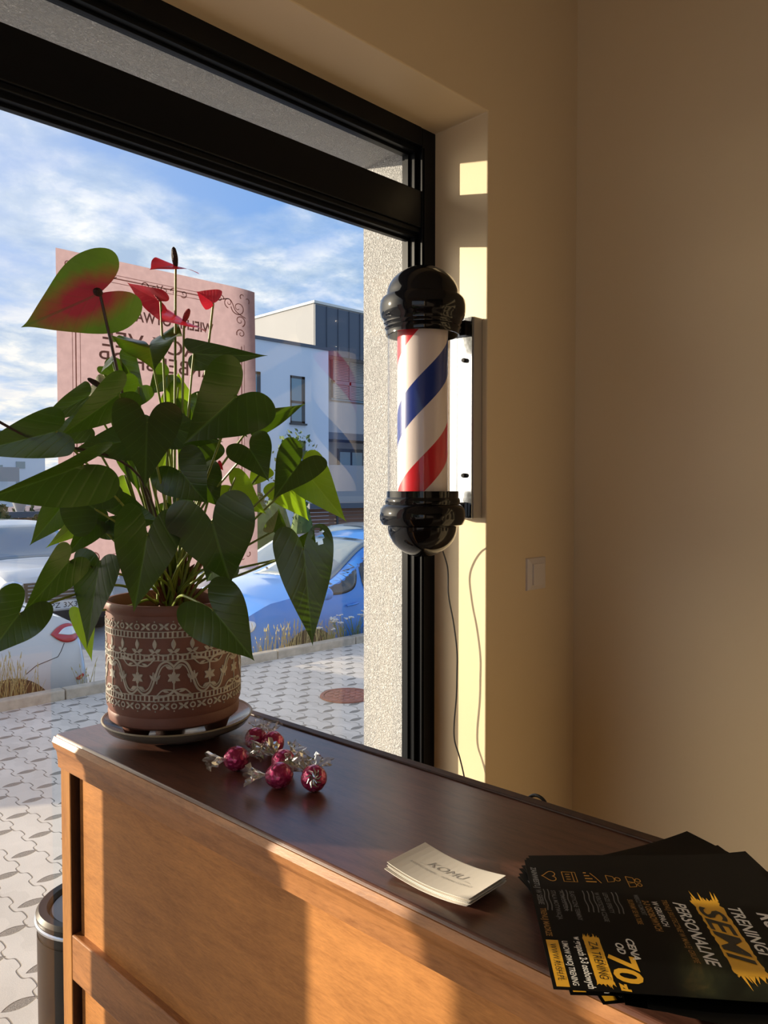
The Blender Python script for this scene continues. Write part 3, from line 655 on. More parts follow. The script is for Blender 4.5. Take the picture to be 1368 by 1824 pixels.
# bead bands
for q in (.155, .405, .855):
    for s_ in (-1, 1): st([(CIR*k/90, v_(q)+s_*.0036) for k in range(91)], .0011)
    n = 94
    for k in range(n): st([(CIR*(k+.5)/n-.0001, v_(q)-.0034), (CIR*(k+.5)/n+.0001, v_(q)+.0034)], .0022)
# flower bands top and bottom
for q in (.065, .945):
    n = 24
    for k in range(n):
        u = CIR*k/n; v = v_(q); ringst(u, v, .0030, .0020)
        for a in (35, 145, 215, 325): leafst(u+CIR/n/2, v, R(a), .0075, .0030)
        for a in (90, 270): ringst(u, v+(.0062 if a == 90 else -.0062), .0006, .0008)
# scallop band with three-lobed buds
n = 24
for k in range(n):
    u = CIR*k/n; v = v_(.285); w_ = CIR/n
    st([(u+w_*t, v-.009-.0055*math.sin(PI*t)+.003) for t in [j/10 for j in range(11)]], .0014)
    leafst(u, v-.004, PI/2, .0135, .0052); leafst(u, v-.007, R(28), .0085, .0042); leafst(u, v-.007, R(152), .0085, .0042)
# large arches with flowers and leaves
n = 6; w_ = CIR/n; vm = v_(.63); hh = HH*.19
for k in range(n*2):
    u = w_*k/2; sg = 1 if k % 2 == 0 else -1
    for off, ww in ((0, .0024), (-.0040, .0014)):
        L = [(-w_/4, -hh*.15), (-w_/4*.93, hh*.25), (-w_/4*.70, hh*.78), (-w_/4*.35, hh*.95), (0, hh*.66)]
        L = [(x*(1+off*22), y+off*1.0) for x, y in L]
        pts = spl2(L, 5)
        st([(u+x, vm+sg*y) for x, y in pts], ww); st([(u-x, vm+sg*y) for x, y in pts], ww)
    # inner flower
    st([(u, vm+sg*hh*.66), (u, vm-sg*hh*.75)], .0016)
    for a in (30, 90, 150, 210, 270, 330): leafst(u, vm, R(a), .0085, .0044)
    ringst(u, vm, .0015, .0012)
    leafst(u+.002, vm+sg*hh*.50, R(28*sg), .009, .0040); leafst(u-.002, vm+sg*hh*.50, PI-R(28*sg), .009, .0040)
    # leaves filling the outside of the arch
    for s_ in (1, -1):
        pts = spl2([(0, -hh*.75), (s_*.006, -hh*.98), (s_*.016, -hh*1.10), (s_*.0235, -hh*1.16)], 5); st([(u+x, vm+sg*y) for x, y in pts], .0026)
        pts = spl2([(0, -hh*.75), (s_*.005, -hh*.70), (s_*.014, -hh*.72), (s_*.0235, -hh*1.16)], 5); st([(u+x, vm+sg*y) for x, y in pts], .0016)
        leafst(u+s_*.006, vm-sg*hh*.84, (0 if s_ > 0 else PI)-s_*sg*R(-18), .009, .0030)
    # trefoil at the arch foot
    ux = u+w_/4
    for a in (50, 90, 130): leafst(ux, vm-.004, R(a), .0105, .0036)
mb.build('relief_pattern', M['relief'], pot, smooth=False)

# ---- leaves
OUT = [(0, 1.0), (.022, .93), (.07, .84), (.16, .70), (.27, .52), (.38, .33), (.455, .15), (.49, -.02), (.475, -.17), (.40, -.285), (.29, -.325), (.17, -.29), (.085, -.20), (.035, -.10), (.008, -.02)]
OUTL = spl2(OUT, 3)
def leaf_mesh(L, W, fold=.25, droop=.25, cup=.1, wave=.03, lob=1.0, hole=None, seed=0, narrow=1.0):
    """heart leaf: petiole at the origin, tip along +y, upper side +z"""
    rnd = random.Random(seed); ph = rnd.random()*6
    outl = []
    for x, y in OUTL:
        if y < 0: y *= lob
        outl.append((x*(1 if y < 0.3 else (1-(1-narrow)*(y-.3)/.7)), y))
    full = outl+[(-x, y) for x, y in outl[::-1]]      # tip ... sinus | sinus ... tip
    n = len(full); rings = 11; vs = []; uv = []
    def z(x, y):
        ax = abs(x)
        zz_ = fold*ax*1.1-droop*(max(0, y)**1.8)*.55-cup*(ax*2)**2*.4
        if y < 0: zz_ += -.25*droop*y*0-cup*.8*(y*y)*3
        zz_ += wave*math.sin(y*7+ph+(2 if x > 0 else 0))*(ax*2)**2
        return zz_
    vs.append((0, 0, 0)); uv.append((.5, .3))
    for k in range(1, rings+1):
        s_ = (k/rings)**.9
        for (x, y) in full:
            xx, yy = x*s_, y*s_
            vs.append((xx*W, yy*L, z(xx, yy)*W)); uv.append((.5+xx*.5, .3+yy*.65))
    fs = [(0, 1+i, 1+(i+1)) for i in range(n-1)]
    for k in range(rings-1):
        for i in range(n-1):
            a = 1+k*n+i; q = (a, a+n, a+n+1, a+1)
            if hole:
                cx = sum(vs[j][0]/W for j in q)/4; cy = sum(vs[j][1]/L for j in q)/4
                if (cx-hole[0])**2+(cy-hole[1])**2 < hole[2]**2*(1+.3*math.sin(9*math.atan2(cy-hole[1], cx-hole[0]))): continue
            fs.append(q)
    # join along the midrib (tip side): first and last columns share positions
    return vs, fs, uv
LN = 0
def basis(b, t, roll, W):
    y = (t-b).normalized(); tocam = (EYE-b).normalized()
    zc = (tocam-y*tocam.dot(y)).normalized(); zc = Matrix.Rotation(R(roll), 3, y) @ zc; x = y.cross(zc)
    return Matrix((x, y, zc)).transposed().to_4x4(), (t-b).length
def put_leaf(parent, bx, by, tx, ty, wpx, D, dD=0.0, roll=0, mat_='leaf', name='leaf', fold=.25, droop=.25, cup=.1, wave=.04, lob=1.0, hole=None, narrow=1.0):
    """petiole joint and tip given where they are seen, wpx = true width at distance D"""
    global LN; LN += 1
    b = at(bx, by, D); t = at(tx, ty, D+dD); W = wpx*D/FPX
    m, L = basis(b, t, roll, W)
    vs, fs, uv = leaf_mesh(L, W, fold, droop, cup, wave, lob, hole, LN, narrow)
    me = bpy.data.meshes.new(name); me.from_pydata(vs, [], fs)
    ul = me.uv_layers.new(name='UVMap')
    for lp_ in me.loops: ul.data[lp_.index].uv = uv[lp_.vertex_index]
    bm = bmesh.new(); bm.from_mesh(me); bmesh.ops.remove_doubles(bm, verts=bm.verts, dist=1e-5)
    bm.normal_update()
    up = sum((f_.normal.z*f_.calc_area() for f_ in bm.faces))
    if up < 0: bmesh.ops.reverse_faces(bm, faces=bm.faces)
    bm.to_mesh(me); bm.free()
    me.materials.append(M[mat_])
    for p in me.polygons: p.use_smooth = True
    o = bpy.data.objects.new(name, me); COL.objects.link(o); o.parent = parent
    o.matrix_local = Matrix.Translation(b-PC) @ m
    return o, b, t, m
CR = V((0, 0, Hpot-.02))       # crown, in pot space
def stem(b, parent, r=.0019, mat_='stem', name='stem', bend=.35, root=None, side=0.0):
    rt = root if root is not None else CR+V((random.uniform(-.018, .018), random.uniform(-.018, .018), 0))
    e = b-PC; mid = rt.lerp(e, .5)+V((0, 0, bend*(e-rt).length*.35))+V((side, 0, 0)); q1 = rt.lerp(mid, .5)+V((0, 0, .012)); 
    pts = spl([rt, q1, mid, e], 7)
    return MB().tube(pts, [r*(1.25-.45*k/(len(pts)-1)) for k in range(len(pts))], 7).build(name, M[mat_], parent)
LEAVES = [
 # bx, by, tx, ty, width, D, dD, roll, material, options
 (378, 930, 410, 1050, 160, .87, .03, 12, 'leaf', dict(fold=.12, lob=1.15, droop=.2)),
 (262, 952, 240, 1094, 118, .86, .00, -8, 'leaf', dict(fold=.2, lob=1.1)),
 (541, 978, 556, 1154, 110, .93, .00, 5, 'leaf', dict(fold=.12, lob=.75, hole=(-.25, -.12, .085), wave=.05)),
 (380, 1088, 454, 1178, 122, .86, .00, 0, 'leaf', dict(fold=.1, lob=1.2)),
 (178, 1000, 148, 1158, 92, .88, .00, 28, 'leaf', dict(fold=.3, lob=.35, narrow=.9)),
 (122, 1000, 40, 1100, 80, .84, -.03, -25, 'leaf', dict(fold=.25, lob=.6)),
 (34, 1094, -26, 1172, 104, .80, -.02, 10, 'leaf', dict(fold=.2, lob=1.5)),
 (262, 752, 259, 852, 122, .86, -.05, 0, 'leaf', dict(fold=.22, lob=1.3, droop=.4)),
 (421, 706, 333, 790, 150, .89, -.03, -10, 'leaf', dict(fold=.25, lob=1.1)),
 (146, 828, -30, 900, 128, .82, -.06, -40, 'leaf', dict(fold=.7, lob=.9, wave=.03)),
 (100, 768, -70, 812, 92, .86, -.02, -10, 'leaf', dict(fold=.3, lob=.45)),
 (212, 702, 106, 782, 82, .92, -.04, -20, 'leaf', dict(fold=.25, lob=.7)),
 (158, 706, 56, 757, 60, .98, .0, 35, 'leaf', dict(fold=.2, lob=.3)),
 (250, 782, 118, 800, 90, .92, .0, 25, 'leaf', dict(fold=.15, lob=.6)),
 (168, 906, 92, 850, 118, .90, .02, 10, 'leaf', dict(fold=.1, lob=.8)),
 (322, 840, 368, 898, 108, .92, .0, 10, 'leaf', dict(fold=.2, lob=1.3)),
 (445, 800, 478, 852, 84, .93, -.02, -10, 'leaf', dict(fold=.2, lob=1.1)),
 (536, 822, 487, 886, 92, .94, -.03, 10, 'leaf', dict(fold=.35, lob=1.0)),
 (543, 838, 616, 931, 84, 1.0, .0, 10, 'leaf_young', dict(fold=.2, lob=.6)),
 (500, 862, 553, 926, 74, 1.02, .0, -20, 'leaf_young', dict(fold=.1, lob=.5)),
 (452, 752, 546, 724, 62, .97, .0, 40, 'leaf', dict(fold=.3, lob=.4)),
 (345, 630, 474, 637, 62, .99, -.03, 25, 'leaf', dict(fold=.2, lob=.3)),
 (266, 616, 272, 646, 122, .99, -.04, 0, 'leaf', dict(fold=.35, lob=2.6, wave=.1)),
 (302, 760, 394, 792, 84, .93, .0, 30, 'leaf', dict(fold=.2, lob=.5)),
 (316, 716, 318, 662, 60, 1.05, .0, 0, 'leaf_young', dict(fold=.15, lob=.6)),
 (214, 640, 256, 694, 58, 1.04, .0, 0, 'leaf', dict(fold=.2, lob=.6)),
 (300, 668, 262, 704, 52, 1.05, .0, 0, 'leaf', dict(fold=.2, lob=.6)),
 (246, 690, 208, 742, 60, .99, .0, 0, 'leaf', dict(fold=.2, lob=.7)),
 (413, 866, 472, 918, 76, 1.0, .0, 20, 'leaf_young', dict(fold=.2, lob=.7)),
 (206, 918, 282, 926, 92, .95, -.01, -10, 'leaf', dict(fold=.15, lob=1.4)),
 (192, 926, 166, 948, 62, .93, .0, 10, 'leaf', dict(fold=.2, lob=.9)),
 (110, 902, 52, 975, 62, .97, .0, -10, 'leaf', dict(fold=.2, lob=.4)),
 (164, 910, 82, 982, 62, .96, .0, -35, 'leaf_young', dict(fold=.3, lob=.2)),
 (168, 926, 118, 998, 62, .92, .0, -30, 'leaf', dict(fold=.4, lob=.2)),
 (146, 1092, 163, 1180, 44, .97, .0, 10, 'leaf_young', dict(fold=.1, lob=.5)),
 (487, 946, 500, 906, 52, .98, .0, 30, 'leaf', dict(fold=.3, lob=.4)),
 (536, 988, 560, 940, 60, 1.0, .0, 0, 'leaf', dict(fold=.2, lob=.4)),
 (236, 808, 246, 878, 62, 1.0, .0, 10, 'leaf', dict(fold=.2, lob=.6)),
 (276, 802, 296, 862, 56, 1.04, .0, 0, 'leaf_young', dict(fold=.2, lob=.6)),
 (356, 790, 330, 846, 92, .98, .0, 0, 'leaf', dict(fold=.2, lob=.8)),
 (360, 850, 388, 905, 84, .97, .0, 20, 'leaf', dict(fold=.2, lob=1.0)),
 (410, 742, 440, 778, 60, 1.0, .0, 0, 'leaf', dict(fold=.2, lob=.5)),
 (310, 900, 352, 952, 74, 1.0, .0, 0, 'leaf', dict(fold=.2, lob=.8)),
 (205, 870, 240, 908, 60, 1.02, .0, 10, 'leaf_young', dict(fold=.2, lob=.6)),
 (335, 716, 352, 760, 66, 1.02, .0, 0, 'leaf', dict(fold=.2, lob=.8)),
 (186, 668, 236, 660, 40, 1.06, .0, 30, 'leaf', dict(fold=.2, lob=.5)),
 (200, 642, 176, 662, 30, 1.0, .0, 70, 'leaf', dict(fold=.2, lob=.5)),
 (152, 760, 72, 790, 60, .95, .0, 20, 'leaf', dict(fold=.2, lob=.5)),
 (470, 835, 440, 868, 46, 1.03, .0, 20, 'leaf_young', dict(fold=.2, lob=.6)),
 (395, 990, 360, 1040, 96, .95, .02, 20, 'leaf', dict(fold=.2, lob=.8)),
]
for r_ in LEAVES:
    o, b, t, m_ = put_leaf(pot, *r_[:8], mat_=r_[8], **r_[9])
    stem(b, pot, r=.0017, bend=random.uniform(.1, .5), mat_='stem')
# loose, young stems without a leaf showing
for a, b, d in ((352, 700, 1.02), (318, 690, 1.04), (330, 770, 1.05), (420, 850, .98), (300, 800, 1.03), (255, 850, 1.02), (222, 846, 1.0), (395, 770, 1.0)):
    stem(at(a, b, d), pot, r=.0015, bend=.05)
# flowers: stem, spathe, spadix
def flower(bx, by, tx, ty, w_, D, dD, roll, mat_, sp, sps, stem_m='stem', rootside=0, label=None, spm='spadix_red', r=.0019, **kw):
    o, b, t, m_ = put_leaf(pot, bx, by, tx, ty, w_, D, dD, roll, mat_=mat_, name='flower', **kw)
    if label: o['label'] = label
    if sp:
        e = at(sp[0], sp[1], D+sp[2])
        inv = o.matrix_local.inverted() if False else (Matrix.Translation(b-PC) @ m_).inverted()
        s0 = inv @ (b-PC); s1 = inv @ (e-PC)
        n = 10; pts = [s0.lerp(s1, k/n) for k in range(n+1)]
        MB().tube(pts, [sps*(.75+.4*math.sin(PI*min(1, k/n*1.1)))*(.35 if k == n else 1) for k in range(n+1)], 12).build('spadix', M[spm], o)
    stem(b, pot, r=r, mat_=stem_m, bend=.0, side=rootside); return o
flower(178, 522, 38, 588, 150, .92, -.02, -12, 'spathe_green', (170, 518, -.02), .0045, 'stem_dark', label='large green spathe blushed red', spm='spadix_dark', fold=.1, lob=1.2, r=.0022)
flower(313, 474, 268, 468, 88, 1.0, -.05, 82, 'spathe_red', (309, 440, .0), .0036, label='topmost red spathe', spm='spadix_dark', fold=.1, lob=.9)
flower(286, 536, 221, 507, 66, 1.0, .0, -40, 'spathe_red', (270, 512, -.01), .0028, fold=.4, lob=.8)
flower(380, 540, 349, 516, 46, 1.02, .0, 20, 'spathe_red', None, 0, fold=.6, lob=.4)
flower(328, 572, 290, 562, 84, 1.0, -.06, 78, 'spathe_red', (337, 550, 0), .0034, fold=.1, lob=.9)
flower(182, 690, 150, 702, 54, .98, 0, 45, 'spathe_pale', (156, 674, -.01), .0032, spm='spadix_dark', fold=.2, lob=.8, label='faded pale spathe')
flower(388, 826, 398, 838, 14, .99, 0, 0, 'spathe_red', None, 0, fold=.3, lob=.6)
# old dark flower stalk leaving to the left
MB().tube([p-PC for p in spl([PC+CR, at(250, 850, .95), at(60, 782, .86), at(-40, 728, .82)], 8)], .0016, 7).build('stem', M['stem_dark'], pot)
# dry sheaths at the crown
mb = MB(); rnd = random.Random(3)
for k in range(70):
    a = rnd.uniform(0, 2*PI); r0 = rnd.uniform(.0, .026); z0 = rnd.uniform(-.005, .055); b = CR+V((r0*math.cos(a), r0*math.sin(a), z0))
    d = V((math.cos(a)*rnd.uniform(.2, 1), math.sin(a)*rnd.uniform(.2, 1), rnd.uniform(.6, 2))).normalized(); L = rnd.uniform(.015, .04)
    mb.tube([b, b+d*L*.5, b+d*L+V((0, 0, -.003))], [.0032, .0026, .0004], 5)
mb.tube([CR, CR+V((0, 0, .035)), CR+V((.004, 0, .075))], [.022, .018, .006], 12)
mb.build('dry_sheaths', M['bark'], pot)

# ------------------------------------------------------------------ wrapped chocolates
def foil():
    m, nt, p, out = newmat('pink metallic foil')
    tc = nd(nt, 'ShaderNodeTexCoord'); a = nd(nt, 'ShaderNodeTexVoronoi', i_Scale=190.0); nt.links.new(tc.outputs['Object'], a.inputs['Vector'])
    n = nd(nt, 'ShaderNodeTexNoise', i_Scale=120.0, i_Detail=3.0, i_Distortion=1.0); nt.links.new(tc.outputs['Object'], n.inputs['Vector'])
    c = ramp(nt, n.outputs[0], [(0.40, (0.42, 0.018, 0.11)), (0.55, (0.62, 0.05, 0.19)), (0.66, (0.80, 0.32, 0.42))]); nt.links.new(c, p.inputs['Base Color'])
    p.inputs['Metallic'].default_value = 0.55; p.inputs['Roughness'].default_value = 0.25; p.inputs['Coat Weight'].default_value = 0.6
    b = nd(nt, 'ShaderNodeBump', i_Strength=0.6, i_Distance=0.002); nt.links.new(a.outputs[0], b.inputs['Height']); nt.links.new(b.outputs[0], p.inputs['Normal']); return m
M['foil'] = foil()
def cello():
    m, nt, p, out = newmat('clear cellophane'); nt.nodes.remove(p)
    t = nd(nt, 'ShaderNodeBsdfTransparent'); g = nd(nt, 'ShaderNodeBsdfGlossy'); g.inputs[1].default_value = 0.12; d = nd(nt, 'ShaderNodeBsdfTranslucent'); d.inputs[0].default_value = (.8, .8, .8, 1)
    f = nd(nt, 'ShaderNodeFresnel', i_IOR=1.7); m1 = nd(nt, 'ShaderNodeMixShader'); m2 = nd(nt, 'ShaderNodeMixShader'); m2.inputs[0].default_value = .22
    nt.links.new(mth(nt, 'MULTIPLY_ADD', f.outputs[0], 1.0, 0.15, clamp=True), m1.inputs[0]); nt.links.new(t.outputs[0], m1.inputs[1]); nt.links.new(g.outputs[0], m1.inputs[2])
    nt.links.new(m1.outputs[0], m2.inputs[1]); nt.links.new(d.outputs[0], m2.inputs[2]); nt.links.new(m2.outputs[0], out.inputs[0]); return m
M['cello'] = cello()
M['lab_white'] = mat('white foil print', (0.75, 0.68, 0.66), 0.3)
rc = .0142
def cone_fan(seed, L):
    rnd = random.Random(seed); n = 26; rows = 7; vs = []
    for j in range(rows):
        q = j/(rows-1)
        for k in range(n):
            a = 2*PI*k/n; rr = (.0022+.0125*q**1.2)*(1+.35*q*math.sin(5*a+seed)+.25*q*rnd.uniform(-1, 1))
            vs.append((rr*math.cos(a)*1.0, rr*math.sin(a)*.55, L*q*(1+.18*rnd.uniform(-1, 1)*q)))
    fs = [(j*n+k, j*n+(k+1) % n, (j+1)*n+(k+1) % n, (j+1)*n+k) for j in range(rows-1) for k in range(n)]
    return vs, fs
def candy(cx, cy, seed, dirs, label, hx=None):
    p = onz(cx, cy, TOP+rc); c = empty('wrapped_chocolate', (p.x, p.y, TOP+rc), label=label, cat='chocolate', group='pink wrapped chocolates on the counter')
    rnd = random.Random(seed); ph = [rnd.uniform(0, 6) for _ in range(6)]
    ax = V((dirs[0][0], dirs[0][1], 0)).normalized()
    def fn(d):
        t = d.dot(ax); a = math.atan2(d.z, d.cross(ax).z+1e-6)
        return 1+.10*abs(t)**6+.025*math.sin(7*a+ph[0])*abs(t)+.012*math.sin(11*d.x+ph[1])+.010*math.sin(13*d.y+ph[2])
    MB().ball((0, 0, 0), rc, 36, 24, fn).build('foil_ball', M['foil'], c)
    for i, d in enumerate(dirs):
        dv = V((d[0], d[1], d[2])).normalized(); L = d[3]
        mt = Matrix.Translation(dv*rc*.98) @ dv.to_track_quat('Z', 'Y').to_matrix().to_4x4()
        vs, fs = cone_fan(seed*3+i, L); mb = MB(); mb.add([mt @ V(q) for q in vs], fs); mb.build('wrapper_twist', M['cello'], c, smooth=False)
    return c
def dirpx(c, t):       # direction on the counter between two seen points
    a = onz(*c, TOP+rc); b = onz(*t, TOP+rc); d = (b-a).normalized(); return d.x, d.y
def dd(c, t, z, L): x, y = dirpx(c, t); return (x, y, z, L)
cs = [((421, 1351), ((375, 1362), .15), ((470, 1345), .2), 'chocolate in pink foil nearest the saucer, its left wrapper twist sticking out'),
 ((456, 1316), ((436, 1332), .3), ((470, 1298), .6), 'chocolate in dark pink foil at the back, partly behind its neighbour'),
 ((486, 1323), ((462, 1340), .1), ((474, 1303), .8), 'chocolate in red-pink foil at the back right edge side of the heap'),
 ((505, 1357), ((478, 1345), .25), ((525, 1350), .5), 'chocolate in pink foil half hidden behind the front middle one'),
 ((497, 1381), ((448, 1385), .1), ((530, 1366), .4), 'chocolate in pink foil at the front middle, twist pointing left'),
 ((559, 1386), ((532, 1372), .2), ((572, 1366), .5), 'chocolate in pink foil lying apart at the right, wrapper end facing the front')]
for k, (c_, d1, d2, lab) in enumerate(cs):
    o = candy(*c_, k+1, [dd(c_, d1[0], d1[1], .021), dd(c_, d2[0], d2[1], .013)], lab)
    if k == 5:
        dv = (EYE-o.location).normalized(); mt = Matrix.Translation(dv*rc*1.0) @ dv.to_track_quat('Z', 'Y').to_matrix().to_4x4(); mb = MB(); rnd = random.Random(5)
        for j in range(9):
            a = j*.7; mb.tube([mt @ V((math.cos(a+q)*r__, math.sin(a+q)*r__*1.2, .0012)) for q, r__ in ((0, .001), (.5, .005), (.9, .0085))], [.0008, .0014, .0006], 5)
        mb.build('silver_end', M['chrome'], o)

# ------------------------------------------------------------------ business cards
M['card'] = mat('cream card stock', (0.82, 0.77, 0.70), 0.6, spec=0.25); M['card_ink'] = mat('silver grey print', (0.42, 0.40, 0.38), 0.4)
A = onz(690, 1548, TOP+.006); B_ = onz(836, 1616, TOP+.006); C_ = onz(756, 1512, TOP+.006)
dx_ = (B_-A); dx_.z = 0; cang = math.atan2(dx_.y, dx_.x); cc = (B_+C_)*.5
def cardfn(x, y, h): return V((x, y, .0042*(x/.0435)**2+h+.0003))
def card(k, lab, dx, dy, da):
    c = empty('business_card', (cc.x+dx, cc.y+dy, TOP+.0009+.00105*k), cang+da, label=lab, cat='business card', group='business cards stacked on the counter')
    mb = MB(); n = 14; vs = []
    for hh in (0, .00042):
        for i in range(n+1):
            x = -.0435+.087*i/n
            for y in (-.0250, .0250): vs.append(cardfn(x, y, hh))
    N = (n+1)*2; fs = []
    for i in range(n):
        a = 2*i; fs += [(a, a+1, a+3, a+2), (N+a, N+a+2, N+a+3, N+a+1), (a, a+2, N+a+2, N+a), (a+1, N+a+1, N+a+3, a+3)]
    fs += [(0, N, N+1, 1), (2*n, 2*n+1, N+2*n+1, N+2*n)]
    mb.add(vs, fs); mb.build('card_stock', M['card'], c, smooth=False); return c
rnd = random.Random(2)
for k in range(6): card(k, 'cream business card in the small stack, '+['lowest of all, lying on the wood', 'second from the bottom', 'third from the bottom', 'middle one above three others', 'third from the top', 'directly under the top card'][k], rnd.uniform(-.0022, .0022), rnd.uniform(-.0018, .0018), rnd.uniform(-.02, .02))
c = card(6, 'cream business card on top of the small stack, with slanted grey lettering', 0, 0, 0)
mb = MB(); tf = lambda x, y: cardfn(x, y, .0006)
put_text(mb, 'KOMU', 0, .0000, .0115, tf, shear=.35, font_w=.040)
mb.stroke([(-.026, -.0022), (.028, -.0022)], .0003, lambda x, y, h: cardfn(x, y, .0006))
put_text(mb, 'BARBING COSMETIC  -  WORKING COSMETICS', 0, -.0075, .0034, tf, shear=.3, font_w=.066)
mb.build('printed_lettering', M['card_ink'], c, smooth=False)

# ------------------------------------------------------------------ flyers
def flyermat():
    m, nt, p, out = newmat('glossy black flyer')
    tc = nd(nt, 'ShaderNodeTexCoord'); sp = nd(nt, 'ShaderNodeSeparateXYZ'); nt.links.new(tc.outputs['Object'], sp.inputs[0])
    n = nd(nt, 'ShaderNodeTexNoise', i_Scale=24.0, i_Detail=6.0, i_Distortion=0.8); nt.links.new(tc.outputs['Object'], n.inputs['Vector'])
    # a dim photographic picture in the right part of the sheet
    msk = mth(nt, 'MULTIPLY', ramp(nt, sp.outputs[0], [(0.098, 0.0), (0.130, 1.0)]), mth(nt, 'MULTIPLY', ramp(nt, sp.outputs[1], [(0.075, 0.0), (0.095, 1.0)]), ramp(nt, sp.outputs[1], [(0.17, 1.0), (0.235, 0.15)])))
    pic = ramp(nt, n.outputs[0], [(0.36, (0.004, 0.005, 0.004)), (0.50, (0.016, 0.020, 0.012)), (0.60, (0.035, 0.038, 0.018)), (0.70, (0.12, 0.08, 0.03))])
    nt.links.new(mixc(nt, msk, (0.004, 0.004, 0.004), pic), p.inputs['Base Color']); p.inputs['Roughness'].default_value = 0.4; p.inputs['Specular IOR Level'].default_value = 0.08
    return m
M['flyer'] = flyermat(); M['f_white'] = mat('white print', (0.82, 0.80, 0.76), 0.35); M['f_grey'] = mat('dim grey small print', (0.12, 0.12, 0.125), 0.4)
M['f_yellow'] = mat('yellow print', (0.80, 0.42, 0.03), 0.35); M['f_gold'] = mat('dull gold print', (0.27, 0.125, 0.015), 0.4); M['f_black'] = mat('black print', (0.006, 0.005, 0.004), 0.4)
FW_, FH_ = .170, .240
P0 = onz(934, 1531, TOP+.026); P1 = onz(966, 1770, TOP+.026)
fdir = P1-P0; fang = math.atan2(fdir.y, fdir.x); FW_ = .164; fang += R(2.5)
CURL = .006
def ffn(x, y, h=0):      # x reading direction, y up the page; origin bottom left
    y = y*.77; return V((x, y, CURL*((y-.08)/.10)**2*0.5+.003*math.sin(y*30)*.4+h))
def flyer_sheet(mb):
    nx, ny = 8, 24; vs = []
    for hh in (0, .0003):
        for j in range(ny+1):
            for i in range(nx+1): vs.append(ffn(FW_*i/nx, FH_*j/ny, hh))
    N = (nx+1)*(ny+1); fs = []
    for j in range(ny):
        for i in range(nx):
            a = j*(nx+1)+i; q = (a, a+1, a+nx+2, a+nx+1); fs.append(q[::-1]); fs.append(tuple(N+t for t in q))
    for j in range(ny):
        for i in (0, nx):
            a = j*(nx+1)+i; q = (a, a+nx+1, N+a+nx+1, N+a); fs.append(q if i else q[::-1])
    for i in range(nx):
        for j in (0, ny):
            a = j*(nx+1)+i; fs.append((a, a+1, N+a+1, N+a))
    mb.add(vs, fs)
def ftx(mb, s, x, y, size, wid, al='l', **kw):
    vs, fs = text_mesh(s, size, font_w=wid, **kw); mb.add([ffn(x+wid/2+a, y+b, .0005) for a, b in vs], fs)
def splash(mb, x0, x1, y0, y1, h, rag, seed, lean=0.0):
    r = random.Random(seed); n = 30; top = []; bot = []
    for k in range(n+1):
        q = k/n; x = x0+(x1-x0)*q; e = rag*(3 if (q < .08 or q > .93) else 1)
        top.append((x, y1+lean*q+r.uniform(-e, e)*.4)); bot.append((x, y0+lean*q+r.uniform(-e, e)*.4))
    for k in range(n):
        mb.add([ffn(*top[k], h), ffn(*top[k+1], h), ffn(*bot[k+1], h), ffn(*bot[k], h)], [(0, 3, 2, 1)])
    for s_, x in ((-1, x0), (1, x1)):
        for j in range(9):
            y = y0+(y1-y0)*(j+.5)/9+(lean if s_ > 0 else 0); L = r.uniform(.002, .016)*(rag/.0020)**.6
            mb.add([ffn(x, y-(y1-y0)/18, h), ffn(x+s_*L, y+r.uniform(-.002, .002), h), ffn(x, y+(y1-y0)/18, h)], [(0, 1, 2)])
HI = []
W8 = FW_
